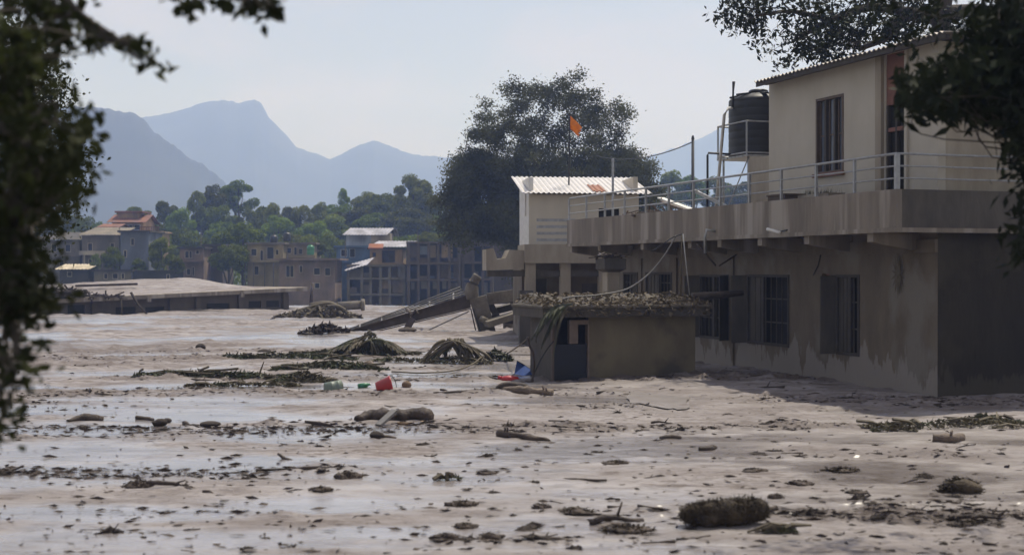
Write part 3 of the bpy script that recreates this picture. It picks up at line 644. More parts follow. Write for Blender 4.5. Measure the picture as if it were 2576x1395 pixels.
for i in range(9):
    for j in range(8): F_.append((i * 9 + j, i * 9 + j + 1, (i + 1) * 9 + j + 1, (i + 1) * 9 + j))
obj('cloth', MB().add(V_, F_), M['orange'], fl, True)
pp = P(1541, 485, 55.0)
obj('steel_post', MB().tube([(0, 0, 0), (0, 0, P(0, 405, 55).z - 4.6)], .05, 8).tube([(0, 0, P(0, 405, 55).z - 4.6), (0, 0, P(0, 398, 55).z - 4.6)], [.065, .04], 8), M['rail'], None, label='bare steel post in front of the white tin roof', cat='post', loc=(pp.x, pp.y, 4.6))
up = P(1742, 420, 75.0)
ut = empty('utility_pole', (up.x, up.y, -.8), 0, 'dark utility pole rising behind the railed deck', 'utility pole')
obj('pole', MB().tube([(0, 0, 0), (0, 0, P(0, 350, 75).z + .8)], [.13, .08], 10), M['cable'], ut, True)
obj('cap', MB().tube([(0, 0, P(0, 350, 75).z + .79), (0, 0, P(0, 350, 75).z + 1.0)], [.1, .05], 8), M['cable'], ut)
def cable(a, b, sag, r, label, name='cable', mt='cable', group=None):
    a = Vector(a); b = Vector(b); pts = []
    for k in range(17):
        t = k / 16; q = a.lerp(b, t); q.z -= sag * 4 * t * (1 - t); pts.append(q - a)
    return obj(name, MB().tube(pts, r, 6), M[mt], None, True, label=label, cat='cable', group=group, loc=a)
cable(P(1742, 357, 75), P(1500, 392, 95), 0.55, .03, 'overhead cable running from the utility pole into the big tree')

# ------------------------------------------------------------------ flooded outbuilding with litter on its roof
sp_ = G(1392, 956); shed = empty('shed', (sp_.x, sp_.y, 0), TH, 'small concrete outbuilding in the mud with debris-covered flat roof', 'shed')
SD = 1.7
zr0, zr1 = 1.70, 1.96
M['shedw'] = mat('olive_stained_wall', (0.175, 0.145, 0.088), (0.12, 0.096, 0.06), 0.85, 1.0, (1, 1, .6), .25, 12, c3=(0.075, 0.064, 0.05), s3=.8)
obj('front_wall', MB().wall((1.05, 0.08), (1, 0), (0, 1), 3.25, -.5, zr0, .16), M['shedw'], shed)
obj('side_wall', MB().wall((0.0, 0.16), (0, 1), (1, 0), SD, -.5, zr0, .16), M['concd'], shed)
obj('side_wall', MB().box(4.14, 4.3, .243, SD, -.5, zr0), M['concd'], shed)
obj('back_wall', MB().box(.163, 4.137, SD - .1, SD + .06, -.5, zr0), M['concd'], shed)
M['jamb'] = mat('pinkish_jamb', (0.21, 0.155, 0.12), (0.15, 0.115, 0.09), .8, 3)
jm = obj('door_jamb', MB().box(0.47, 0.72, .02, .18, 0.98, 1.62), M['jamb'], shed)
obj('door_head', MB().box(0.723, 1.04, .03, .18, 1.5, 1.62), M['jamb'], shed)
obj('door_post', MB().box(1.00, 1.046, .0, .2, -.5, 1.497), M['jamb'], shed)
dd = obj('door', MB().box(0.03, 0.99, .06, .11, -.5, 0.97), M['dblue'], shed, label='dark blue lower door leaf')
for z in (.05, .85): obj('rail', MB().box(0.03, .99, .03, .057, z, z + .1), M['dblue'], dd)
obj('hinge_post', MB().box(-.03, .027, .02, .14, -.5, 1.69), M['frame'], shed)
obj('roof_slab', MB().box(-.4, 4.6, -.24, SD + .5, zr0 + .002, zr1), M['concd'], shed)
obj('roof_lip', MB().box(-.44, 4.64, -.28, SD + .54, zr1 + .002, zr1 + .06), M['pier'], shed)
# litter: a sludge bed, dead leaves, twigs
V_, F_ = [], []; nx_, ny_ = 60, 24
for i in range(nx_ + 1):
    for j in range(ny_ + 1):
        u, v = i / nx_, j / ny_; x = -.46 + 5.12 * u; y = -.30 + 2.5 * v
        e = min(1, min(u, 1 - u) * 12) * min(1, .35 + min(v * 5, (1 - v) * 8))
        z = zr1 + .02 + e * (.05 + .20 * sstep(0, .6, v) * (.5 + float(vn(x * 1.4, y * 2, 3))) + .10 * float(fbm(x * 4, y * 4, 3, 9)))
        V_.append((x, y + .05 * float(vn(x * 6, 3, 7)), z))
for i in range(nx_):
    for j in range(ny_): a = i * (ny_ + 1) + j; F_.append((a, a + ny_ + 1, a + ny_ + 2, a + 1))
obj('sludge_layer', MB().add(V_, F_), M['concd'], shed, True, label='brown sludge heaped on the flat roof')
lt = MB()
for k in range(2200):
    u = rnd.random(); v = rnd.random() ** 1.5; x = -.42 + 5.05 * u; y = -.32 + 2.4 * v; z = zr1 + .05 + .28 * min(1, v * 1.6) * rnd.random() + .05
    if v < .06: z = zr1 + rnd.uniform(-.22, .15); y -= .03
    d = Vector((rnd.gauss(0, 1), rnd.gauss(0, 1), rnd.gauss(0, .5))).normalized() * rnd.uniform(.04, .13); s = d.cross(Vector((rnd.gauss(0, 1), rnd.gauss(0, 1), rnd.gauss(0, 1)))).normalized() * rnd.uniform(.015, .045)
    c = Vector((x, y, z)); lt.add([c - d, c + s, c + d, c - s], [(0, 1, 2, 3)])
obj('leaf_litter', lt, M['straw'], shed, kind='stuff', label='dead leaves and twigs strewn over the flat roof')
def S3(x, y, z): v = Matrix.Rotation(TH, 3, 'Z') @ Vector((x, y, z)); return v + sp_ * 1.0 + Vector((0, 0, z - v.z - sp_.z + 0))
# poles on the roof
def pole(name, pts, rad, mt, label, cat, group=None, n=8):
    c = Vector(pts[0]); 
    return obj(name, MB().tube([Vector(p) - c for p in pts], rad, n), M[mt], None, True, label=label, cat=cat, group=group, loc=c)
def smooth_pts(ctrl, n=8):
    c = [Vector(p) for p in ctrl]; c = [c[0] * 2 - c[1]] + c + [c[-1] * 2 - c[-2]]; o = []
    for i in range(1, len(c) - 2):
        for k in range(n):
            t = k / n; a, b, d, e = c[i - 1], c[i], c[i + 1], c[i + 2]
            o.append(.5 * ((2 * b) + (d - a) * t + (2 * a - 5 * b + 4 * d - e) * t * t + (3 * b - a - 3 * d + e) * t ** 3))
    o.append(c[-2]); return o
pole('bent_pipe', smooth_pts([P(1700, 592, 37.5), P(1672, 640, 37.4), P(1630, 690, 37.2), P(1575, 727, 37.0), P(1500, 742, 36.8), P(1420, 750, 36.6), P(1372, 790, 36.2), P(1345, 838, 35.8)]), [.022] * 57, 'steelgrey', 'long grey pipe bent in an arc over the shed roof', 'pipe')
pole('thin_pole', [P(1734, 742, 37.2), P(1725, 660, 37.2), P(1717, 588, 37.2)], .018, 'galv', 'pale thin pole standing on the shed roof', 'pole')
pole('thin_pole', [P(1712, 745, 37.4), P(1713, 660, 37.4), P(1714, 590, 37.4)], .018, 'fronddry', 'brown thin pole beside the pale pole on the shed roof', 'pole')
pole('drooping_rope', smooth_pts([P(1716, 588, 37.2), P(1690, 598, 37.25), P(1655, 622, 37.3), P(1638, 632, 37.3)]), .015, 'cable', 'dark rope tied to the pole tops over the shed roof', 'rope')
pole('beam', [P(1740, 744, 38.2), P(1800, 742, 38.4), P(1868, 736, 38.6)], [.1, .11, .09], 'wood', 'dark timber beam between shed roof and house wall', 'beam')
pole('strut', [P(1752, 612, 40.5), P(1800, 668, 40.2)], .03, 'wood', 'dark strut slanting down from the balcony edge beside the pole tops', 'strut')
pole('strut', [P(1852, 640, 40.5), P(1808, 668, 40.2)], .025, 'wood', 'short dark strut meeting the long slanting strut under the balcony', 'strut')
st2 = P(1536, 700, 41.5)
cl_ = empty('concrete_column', (st2.x, st2.y, 0), TH, 'pale concrete column with broken box head beyond the shed', 'column')
cz = lambda yd: P(0, yd, 41.5).z
obj('shaft', MB().box(-.2, .2, -.2, .2, -.8, cz(684)), M['creamd'], cl_)
obj('head', MB().hexa([(-.2, -.2, cz(684)), (.2, -.2, cz(684)), (.2, .2, cz(684)), (-.2, .2, cz(684)), (-.36, -.36, cz(676)), (.36, -.36, cz(676)), (.36, .36, cz(676)), (-.36, .36, cz(676))]).box(-.36, .36, -.36, .36, cz(676) + .001, cz(650)), M['concd'], cl_)
rg = MB()
for k in range(26): 
    q = Vector((rnd.uniform(-.4, .4), rnd.uniform(-.35, .35), cz(648) + rnd.uniform(-.03, .12))); d = Vector((rnd.gauss(0, .15), rnd.gauss(0, .1), rnd.gauss(0, .05))); rg.bar(q - d, q + d, .06, .03)
obj('debris', rg, M['wood'], cl_)

# ------------------------------------------------------------------ trees
def leaves(cent, size, sd, flat=0.0, asp=0.42, droop=0.0, outward=None):
    """four-cornered leaves round the given centres -> vertex and face arrays"""
    g = np.random.default_rng(sd); n = len(cent)
    d = g.normal(size=(n, 3)); d[:, 2] = d[:, 2] * (1 - flat) - droop
    if outward is not None: d = d + outward
    d /= np.linalg.norm(d, axis=1)[:, None] + 1e-9
    r = g.normal(size=(n, 3)); s = np.cross(d, r); s /= np.linalg.norm(s, axis=1)[:, None] + 1e-9
    nn = np.cross(d, s)
    L = (size * g.uniform(.6, 1.35, n))[:, None]
    a = cent - d * L * .5; b = cent + s * L * asp * .5 - d * L * .05 + nn * L * .06; c = cent + d * L * .5; e = cent - s * L * asp * .5 - d * L * .05 + nn * L * .06
    v = np.stack([a, b, c, e], 1).reshape(-1, 3); f = np.arange(n * 4).reshape(n, 4)
    return v, f
def crown_proto(name, mt, seed, n_lobes, per, shape, leaf, flat_top=False):
    g = np.random.default_rng(seed); pts = []
    for k in range(n_lobes):
        while True:
            q = g.uniform(-1, 1, 3)
            if np.linalg.norm(q) < 1 and q[2] > -0.75: break
        q = q / (np.linalg.norm(q) + 1e-6) * np.linalg.norm(q) ** .45 * .78
        c = q * np.array(shape); r = g.uniform(.20, .36)
        u = g.normal(size=(per, 3)); u /= np.linalg.norm(u, axis=1)[:, None]
        rad = r * g.uniform(.55, 1.08, per) ** .7
        keep = (u[:, 2] > -.55) | (g.random(per) < .35)
        p = c + u * rad[:, None] * np.array([1, 1, .8]); pts.append(p[keep])
    pts = np.concatenate(pts); v, f = leaves(pts, leaf, seed + 1, asp=.75)
    return npmesh(name, v, f, mt)
PROTO = [crown_proto('crown_a', M['leaffar'], 1, 34, 430, (1, 1, .95), .075), crown_proto('crown_b', M['leaffar'], 2, 28, 460, (1, 1, 1.0), .08),
         crown_proto('crown_c', M['leafpale'], 3, 30, 430, (.9, .9, 1.1), .075), crown_proto('crown_d', M['leaffar'], 4, 24, 480, (.85, .85, .75), .085),
         crown_proto('crown_e', M['leafpale'], 5, 30, 400, (.8, .8, 1.25), .075), crown_proto('crown_f', M['leaffar'], 6, 36, 420, (1, 1, .85), .07)]
def trunk_mesh(mt, sd):
    r_ = random.Random(sd); m_ = MB()
    m_.tube(smooth_pts([(0, 0, -1.0), (.03, .02, -.6), (-.02, .03, -.2), (.02, 0, .25)], 4), [.075 - .004 * k for k in range(13)], 8)
    for k in range(6):
        an = k * 1.05 + r_.random(); h = r_.uniform(-.75, -.45)
        m_.tube([(0, 0, h), (.3 * math.cos(an), .3 * math.sin(an), h + .3), (.6 * math.cos(an), .6 * math.sin(an), h + .55)], [.035, .022, .01], 6)
    return m_.mesh('trunk', mt)
TRK = trunk_mesh(M['bark'], 3)
def far_tree(xd, ytop, wd, d, proto, label, hr=None, group=None, name='hillside_tree', sink=0.25, ybot=None):
    c = P(xd, ytop, d); gz = float(terr(c.x, d)); w_ = wd / FD * d / 2 * 1.12
    top = c.z
    if ybot is not None: bot = P(xd, ybot, d).z
    else: bot = gz + (top - gz) * .18
    h = max((top - bot) / 2, w_ * .5) if hr is None else w_ * hr
    o = empty(name, (c.x, d, gz), rnd.uniform(0, 6.28), label, 'tree', group)
    cr = bpy.data.objects.new('crown', PROTO[proto]); sc.collection.objects.link(cr); cr.parent = o
    cr.location = (0, 0, top - h * .97 - gz); cr.scale = (w_, w_, h)
    tr = bpy.data.objects.new('trunk', TRK); sc.collection.objects.link(tr); tr.parent = o
    hz_ = top - h * .97 - gz; tr.scale = (w_ * .75, w_ * .75, max(hz_, .8)); tr.location = (0, 0, hz_ * 1.0)
    return o
HG = 'trees on the hillside across the river'
NAMED = [(600, 455, 92, 300, 1, 'round-topped dark tree, tallest on the knoll across the river', 545), (535, 462, 62, 292, 0, 'dark pointed tree left of the round-topped knoll tree', 560),
         (495, 484, 52, 288, 4, 'narrow dark tree on the left shoulder of the knoll', 560), (422, 494, 66, 298, 3, 'spreading tree right of the red-roofed house', 580),
         (340, 518, 82, 310, 0, 'domed tree standing behind the red-roofed house', 580), (1040, 444, 108, 285, 2, 'tall pale green tree left of the big dark tree', 560),
         (865, 476, 34, 305, 4, 'slim tree poking above the treeline', 530), (612, 562, 150, 228, 1, 'broad bright green bush overhanging the bank between houses', 700)]
for a in NAMED: far_tree(a[0], a[1], a[2], a[3], a[4], a[5], group=None, ybot=a[6])
def hill_label(x, y, kind):
    leafc = ('broad dark green', 'rounded mid green', 'pale yellow-green', 'low bushy green', 'slender pale green', 'dense fine-leaved green')[kind]
    marks = ((130, 'fine-leaved left tree'), (310, 'grey balcony house'), (440, 'terrace house with red balustrade'), (570, 'narrow grey house'), (680, 'pale yellow house'), (800, 'veranda wing'), (960, 'bright blue house'), (1100, 'gutted brown block'), (1300, 'pale tin roof hall'), (1720, 'cream house'), (9999, 'railed deck'))
    lm = next(m for q, m in marks if x < q)
    return leafc + (' tree on the ridge far behind the ' if y < 535 else ' tree on the slope behind the ') + lm
gen = [(215, 545, 70), (170, 530, 90), (90, 520, 110), (20, 540, 100), (260, 548, 60), (300, 552, 60), (385, 545, 60), (455, 530, 70), (470, 575, 90), (430, 560, 70), (520, 520, 80), (560, 500, 90), (640, 505, 80),
       (570, 545, 110), (660, 530, 80), (690, 516, 60), (725, 514, 64), (760, 524, 70), (700, 548, 90), (740, 555, 90), (800, 514, 70), (820, 535, 90), (790, 560, 90), (850, 498, 90), (880, 508, 100), (845, 540, 100), (920, 484, 90), (960, 480, 80), (900, 540, 110),
       (940, 520, 100), (1000, 488, 80), (985, 530, 110), (1035, 520, 110), (1080, 490, 90), (1075, 545, 100), (1110, 520, 90), (1120, 560, 80), (1020, 575, 90), (1160, 545, 100), (1630, 440, 80), (1580, 450, 90), (1690, 432, 90), (1740, 440, 70), (1800, 446, 90), (1880, 450, 100),
       (640, 580, 70), (550, 585, 60), (410, 595, 70), (390, 610, 60), (500, 590, 70), (780, 595, 60), (830, 590, 60), (1100, 590, 60), (1060, 600, 50), (730, 590, 70), (-60, 530, 120), (-150, 520, 130), (1960, 446, 110), (2080, 440, 120)]
for k, (x, y, wd) in enumerate(gen):
    kind_ = rnd.randrange(6)
    dd_ = 262 + (600 - y) * .28 + rnd.uniform(-8, 14) if y < 570 else rnd.uniform(232, 250)
    far_tree(x, y + rnd.uniform(-4, 4), wd * rnd.uniform(1.0, 1.25), dd_, kind_, hill_label(x, y, kind_), group=HG, ybot=y + rnd.uniform(85, 120))
# loose undergrowth filling the slope between the trees
g = np.random.default_rng(77); n = 26000
ux = g.uniform(-120, 70, n); uy = g.uniform(212, 330, n); uz = terr(ux, uy) + np.maximum(0, vn(ux * .22, uy * .22, 6) * 3.4 - .6) * g.random(n) ** .5
v, f = leaves(np.stack([ux, uy, uz], -1), 1.0, 78, asp=.7)
obj('undergrowth', npmesh('undergrowth', v, f, M['leaffar']), M['leaffar'], kind='stuff', label='dense green undergrowth covering the far hillside', cat='undergrowth')

def limb_tree(nodes, clusters, r0, seed, rexp=.75, lift=.12):
    """branches from given trunk nodes to every cluster centre; returns MB"""
    r_ = random.Random(seed); N = [(Vector(p), r) for p, r in nodes]; m_ = MB(); base = Vector(nodes[0][0])
    order = sorted(clusters, key=lambda c: min((Vector(c) - p).length for p, _ in N))
    for c in order:
        c = Vector(c); best = None
        for p, r in N:
            if r < .012: continue
            dd_ = (c - p).length * (1.0 if c.z > p.z - .3 else 1.7)
            if best is None or dd_ < best[0]: best = (dd_, p, r)
        _, p, r = best; L_ = (c - p).length
        if L_ < .05: continue
        r1 = max(min(r * rexp, r0 * .5), r0 * .035); r2 = max(r1 * .35, r0 * .03)
        j = lambda s: Vector((r_.gauss(0, s), r_.gauss(0, s), r_.gauss(0, s)))
        a = p.lerp(c, .35) + j(L_ * .07) + Vector((0, 0, L_ * lift)); b = p.lerp(c, .7) + j(L_ * .07) + Vector((0, 0, L_ * lift * .7))
        pts = smooth_pts([p, a, b, c], 3); rr = [r1 + (r2 - r1) * k / (len(pts) - 1) for k in range(len(pts))]
        m_.tube(pts, rr, 6)
        for k in (3, 6): N.append((pts[k], rr[k]))
        N.append((c, r2))
    return m_
def cluster_leaves(clusters, rad, per, size, seed, **kw):
    g = np.random.default_rng(seed); C = np.array([tuple(c) for c in clusters]); n = len(C) * per
    p = np.repeat(C, per, 0) + g.normal(size=(n, 3)) * np.array(rad)
    return leaves(p, size, seed + 1, **kw)
def join_np(parts):
    vs_, fs_, o = [], [], 0
    for v, f in parts: vs_.append(v); fs_.append(f + o); o += len(v)
    return np.concatenate(vs_), np.concatenate(fs_)

# the big dark tree behind the cream house
D = 128.0; S = D / FD
base = P(1385, 677, D); base.z = -6.6
big = empty('big_tree', (base.x, base.y, base.z), 0, 'huge dark olive tree with airy crown behind the cream house', 'tree')
LOBES = [(1240, 300, 52), (1300, 268, 48), (1380, 250, 52), (1440, 243, 42), (1508, 275, 48), (1548, 296, 36), (1196, 372, 46), (1270, 372, 56), (1352, 345, 52), (1440, 330, 50), (1522, 372, 56), (1586, 398, 40), (1165, 440, 44), (1136, 505, 38), (1232, 455, 66), (1330, 450, 76),
         (1440, 445, 78), (1540, 450, 66), (1606, 446, 38), (1195, 530, 62), (1300, 560, 80), (1420, 570, 90), (1540, 560, 84), (1618, 500, 46), (1160, 568, 46), (1360, 640, 80), (1480, 640, 80), (1250, 560, 50)]
r_ = random.Random(5); cl = []
for (x, y, r) in LOBES:
    r *= 1.14
    half = 190 * math.sqrt(max(.06, 1 - ((x - 1375) / 285) ** 2)); cy_ = r_.uniform(-.75, .75) * half * S; hi_ = y < 420
    for back in ((0,) if hi_ else (0, 1)):
        q = P(x, y, D); c0 = Vector((q.x + (r_.uniform(-30, 30) * S if back else 0), D + (cy_ if not back else -cy_ * .8), q.z))
        for k in range(int((r / 17) ** 2 * (1.1 if hi_ else 1.6))):
            while True:
                u = Vector((r_.uniform(-1, 1), r_.uniform(-1, 1), r_.uniform(-1, 1)))
                if .35 < u.length < 1: break
            c = c0 + Vector((u.x * r * S, u.y * r * S * 1.1, u.z * r * S * .85)) - base
            if c.x < P(1300, 0, D).x - base.x and c.z + base.z < P(0, 605, D).z: continue
            cl.append(c)
hub = [((0, 0, -.5), .9), ((.2, 0, 3), .8), ((0, .3, 6.5), .7), ((-1.5, 0, 9.5), .5), ((1.6, .3, 9.5), .5), ((.1, -.8, 10), .5), ((-3.2, .5, 12.5), .36), ((3.0, -.3, 13), .36), ((.4, .6, 14), .36)]
bm_ = limb_tree(hub, cl, .55, 8, .78)
bm_.tube(smooth_pts([h[0] for h in hub[:3]], 4), [.95 - .03 * k for k in range(9)], 12)
for k in (3, 4, 5): bm_.tube([hub[2][0], hub[k][0]], [.6, .45], 8)
for a, b in ((3, 6), (4, 7), (5, 8)): bm_.tube([hub[a][0], hub[b][0]], [.45, .3], 8)
obj('trunk', bm_, M['bark'], big, True)
hi = [c for c in cl if c.z > 12.5]; lo = [c for c in cl if c.z <= 12.5]
v, f = join_np([cluster_leaves(hi, (.52, .52, .38), 260, .24, 21, asp=.55), cluster_leaves(lo, (.66, .66, .52), 280, .30, 23, asp=.6)])
obj('crown', npmesh('crown', v, f, M['leafbig']), M['leafbig'], big)

# tree behind the upper room whose limbs reach over the tin roof
D = 41.0; S = D / FD
b1 = P(2385, 600, D); b1.z = -.6
t1 = empty('overhanging_tree', tuple(b1), 0, 'leafy tree behind the upper room, limbs reaching over its tin roof', 'tree')
cl = []
segs = [((2330, 30), (2210, 30), 55), ((2210, 40), (2050, 60), 55), ((2050, 60), (1900, 45), 40), ((1900, 45), (1810, 15), 22), ((2240, 80), (2110, 135), 24), ((2110, 140), (2020, 118), 16), ((2100, 20), (1830, -10), 40), ((2330, -10), (2120, -30), 50), ((2110, 80), (1975, 125), 24), ((2450, 10), (2560, 40), 60), ((2340, 60), (2420, 70), 40), ((2020, 90), (1960, 62), 22), ((2300, 60), (2150, 90), 40), ((2180, 60), (2060, 110), 36), ((2330, 90), (2240, 110), 18)]
for (a, b, spr) in segs:
    L_ = math.hypot(b[0] - a[0], b[1] - a[1])
    for k in range(int(L_ / 11)):
        t = r_.random(); x = a[0] + (b[0] - a[0]) * t + r_.gauss(0, spr * .35); y = a[1] + (b[1] - a[1]) * t + r_.gauss(0, spr * .45)
        c = P(x, y, D); c.y = D + r_.gauss(0, 1.5); cl.append(c - b1)
def q1(x, y, dy=0): c = P(x, y, D); c.y += dy; return tuple(c - b1)
hub = [((0, 0, -.3), .42), (q1(2388, 400), .40), (q1(2380, 150), .36), (q1(2365, 40), .32), (q1(2330, 40), .16), (q1(2275, 42), .14), (q1(2235, 90), .11), (q1(2160, 125), .07), (q1(2190, 20), .10), (q1(2090, 52), .085), (q1(2010, 95), .06), (q1(1990, 30), .06), (q1(1900, 40), .045), (q1(2390, -80), .25), (q1(2470, 20), .12)]
bm_ = limb_tree(hub, cl, .13, 31, .6, .05)
def lk(*i): 
    bm_.tube(smooth_pts([hub[k][0] for k in i], 4), [hub[i[0]][1] + (hub[i[-1]][1] - hub[i[0]][1]) * k / (4 * (len(i) - 1)) for k in range(4 * (len(i) - 1) + 1)], 10)
lk(0, 1, 2, 3, 13); lk(3, 4, 5, 6, 7); lk(4, 8, 9, 10); lk(9, 11, 12); lk(3, 14)
obj('trunk', bm_, M['bark'], t1, True)
v, f = cluster_leaves(cl, (.22, .22, .15), 34, .20, 41, asp=.40, droop=.5)
obj('crown', npmesh('crown', v, f, M['leafdk']), M['leafdk'], t1)

# nearer tree at the right: its dark boughs hang in front of the house
b2 = Vector((7.6, 13.6, -.6)); t2 = empty('near_tree', tuple(b2), 0, 'dark mango-like tree whose boughs hang in front of the balcony', 'tree')
cl = []
def near_cl(pts, n, spr, d0, d1, store, base):
    for k in range(n):
        i = r_.randrange(len(pts) - 1); t = r_.random(); a, b = pts[i], pts[i + 1]
        x = a[0] + (b[0] - a[0]) * t + r_.gauss(0, spr); y = a[1] + (b[1] - a[1]) * t + r_.gauss(0, spr * .8)
        store.append(P(x, y, r_.uniform(d0, d1)) - base)
near_cl([(2570, 20), (2520, 60), (2470, 90)], 40, 35, 11.5, 14.5, cl, b2)
near_cl([(2590, 130), (2510, 165), (2430, 190), (2345, 225), (2300, 245)], 70, 22, 11.5, 13.5, cl, b2)
near_cl([(2595, 240), (2500, 255), (2400, 262)], 44, 20, 11.5, 13.5, cl, b2)
near_cl([(2610, 320), (2568, 350), (2590, 400)], 18, 13, 11.5, 13.0, cl, b2)
near_cl([(2600, 420), (2585, 560), (2590, 640)], 10, 10, 11.5, 13.0, cl, b2)
near_cl([(2650, 0), (2680, 500)], 44, 34, 11.5, 14.0, cl, b2)
for k in range(150):                                     # the rest of the crown, above and beside the view
    an = r_.uniform(0, 6.28); rr_ = 3.6 * math.sqrt(r_.random()); c = Vector((rr_ * math.cos(an) - .7, rr_ * math.sin(an) + 1.3, r_.uniform(6.3, 9.2)))
    cl.append(c)
hub = [((0, 0, -.3), .34), ((.05, 0, 2.2), .30), ((-.1, -.1, 4.4), .26), ((-.6, -.2, 5.6), .16), ((-1.4, -.4, 5.9), .10), ((-2.2, -.6, 5.8), .06), ((0, .3, 6.6), .2), ((.3, .9, 8), .12)]
bm_ = limb_tree(hub, cl, .1, 33, .6, .05)
for i in ((0, 1, 2, 6, 7), (2, 3, 4, 5)): lk(*i)
obj('trunk', bm_, M['bark'], t2, True)
v, f = cluster_leaves(cl, (.11, .13, .10), 22, .16, 43, asp=.36, droop=.9)
obj('crown', npmesh('crown', v, f, M['leafdk']), M['leafdk'], t2)

# near tree at the left: blurred twigs and leaves
b3 = Vector((-4.6, 7.6, -.6)); t3 = empty('leaning_tree', tuple(b3), 0, 'blurred leafy tree at the water edge, twigs hanging across the sky', 'tree')
cl = []
near_cl([(15, 90), (45, 200), (40, 330), (60, 480), (25, 600), (15, 720), (-5, 790)], 105, 27, 6.6, 8.6, cl, b3)
near_cl([(95, 60), (110, 110), (80, 160)], 14, 14, 6.8, 8.0, cl, b3)
near_cl([(165, 290), (198, 330), (180, 400)], 11, 8, 6.8, 7.6, cl, b3)
near_cl([(115, 420), (165, 455), (145, 500)], 16, 12, 6.8, 7.8, cl, b3)
near_cl([(80, 640), (95, 720), (70, 800)], 16, 12, 6.8, 7.8, cl, b3)
near_cl([(30, 830), (45, 930), (35, 965)], 9, 6, 6.6, 7.2, cl, b3)
near_cl([(2, 1000), (5, 1070)], 4, 3, 6.5, 7.0, cl, b3)
near_cl([(-70, 0), (-90, 400), (-80, 800)], 110, 40, 6.4, 9.0, cl, b3)
sprigs = []
near_cl([(60, -10), (130, 20), (170, 60), (160, 130)], 13, 9, 7.0, 7.6, sprigs, b3)
near_cl([(170, 60), (230, 70), (270, 90), (230, 110), (265, 125)], 13, 9, 7.0, 7.6, sprigs, b3)
near_cl([(300, 110), (340, 110), (375, 115), (330, 140), (400, 165), (395, 180)], 12, 7, 7.0, 7.5, sprigs, b3)
near_cl([(430, -5), (480, 5), (490, 20)], 7, 7, 7.0, 7.5, sprigs, b3)
near_cl([(560, 0), (600, 15), (640, 30), (700, 10), (650, 45)], 14, 8, 7.0, 7.5, sprigs, b3)
near_cl([(200, 0), (100, 5), (0, 10)], 14, 14, 7.0, 7.8, sprigs, b3)
def q3(x, y, d): return tuple(P(x, y, d) - b3)
hub = [((0, 0, -.3), .22), ((.15, 0, 2.0), .19), ((.35, -.1, 4.0), .15), ((.75, -.2, 5.2), .10), (q3(100, -110, 7.4), .05), (q3(330, -90, 7.3), .03), (q3(600, -50, 7.3), .02), (q3(180, 20, 7.3), .016), (q3(300, 100, 7.2), .012), ((.5, -.3, 3.2), .05), (q3(20, 300, 7.4), .04), (q3(30, 600, 7.3), .03), (q3(20, 800, 7.0), .018)]
bm_ = limb_tree(hub, cl + sprigs, .035, 35, .6, .03)
for i in ((0, 1, 2, 3), (3, 4, 5, 6), (4, 7, 8), (2, 10, 11, 12)): lk(*i)
obj('trunk', bm_, M['bark'], t3, True)
v, f = join_np([cluster_leaves(cl, (.075, .085, .075), 14, .078, 45, asp=.6, droop=.6), cluster_leaves(sprigs, (.034, .03, .034), 6, .075, 47, asp=.62, droop=.7)])
obj('crown', npmesh('crown', v, f, M['leaf']), M['leaf'], t3)

# finer leaved tree standing behind it
b4 = Vector((-10.6, 23.5, -.8)); t4 = empty('fine_leaved_tree', tuple(b4), 0, 'fine-leaved green tree on the left bank behind the blurred twigs', 'tree')
cl = []
near_cl([(-10, 60), (55, 140), (95, 210), (130, 260)], 60, 18, 21, 25, cl, b4)
near_cl([(40, 250), (90, 330), (140, 400), (180, 430)], 90, 24, 21, 25, cl, b4)
near_cl([(40, 470), (110, 460), (160, 490)], 60, 22, 21, 25, cl, b4)
near_cl([(10, 560), (80, 560), (125, 540)], 46, 20, 21, 25, cl, b4)
near_cl([(20, 640), (70, 680)], 26, 26, 21, 25, cl, b4)
near_cl([(-100, 0), (-140, 600)], 110, 60, 20, 26, cl, b4)
near_cl([(0, -60), (-200, -100)], 50, 50, 20, 26, cl, b4)
hub = [((0, 0, -.3), .32), ((.1, 0, 2.0), .28), ((.3, .2, 4.0), .22), ((.6, 0, 5.6), .15), ((1.2, .1, 4.6), .1), ((.3, -.3, 7), .08)]
bm_ = limb_tree(hub, cl, .1, 37, .62, .06)
for i in ((0, 1, 2, 3, 5), (2, 4)): lk(*i)
obj('trunk', bm_, M['bark'], t4, True)
v, f = cluster_leaves(cl, (.19, .22, .17), 42, .085, 49, asp=.55)
obj('crown', npmesh('crown', v, f, M['leaf']), M['leaf'], t4)

# ------------------------------------------------------------------ buried building at the left
A_ = P(150, 700, 88.0); B_ = P(752, 700, 104.0); A_.z = B_.z = 0
dv_ = (B_ - A_); LB = dv_.length; ang = math.atan2(dv_.y, dv_.x)
bb = empty('buried_building', (A_.x, A_.y, 0), ang, 'long flat-roofed building buried in mud up to its eaves', 'building')
zl, zrr = 1.12, 1.62
def eave(u): return zl + (zrr - zl) * min(1, max(0, u / LB))
M['brownwall'] = mat('muddy_brown_wall', (0.145, 0.118, 0.088), (0.095, 0.078, 0.06), 0.85, .8, (1, 1, .6), .3, 8)
ops = [(0.9, 2.2, -.2, .62), (4.6, 6.2, -.2, .4), (7.0, 8.6, -.2, .35), (12.3, 14.4, -.2, .5), (16.2, 17.4, .1, .6), (17.9, 19.2, .1, .6)]
wl = MB().wall((-3.0, .5), (1, 0), (0, 1), LB + 2.4, -1.2, 1.02, .22, [(a + 3, b + 3, c, d) for a, b, c, d in ops])
obj('wall', wl, M['brownwall'], bb)
obj('wall', MB().box(LB - .6 - .22, LB - .6, .723, 12.5, -1.2, 1.35), M['brownwall'], bb)
obj('back_wall', MB().box(-3, LB - .83, 12.2, 12.4, -1.2, 1.0), M['brownwall'], bb)
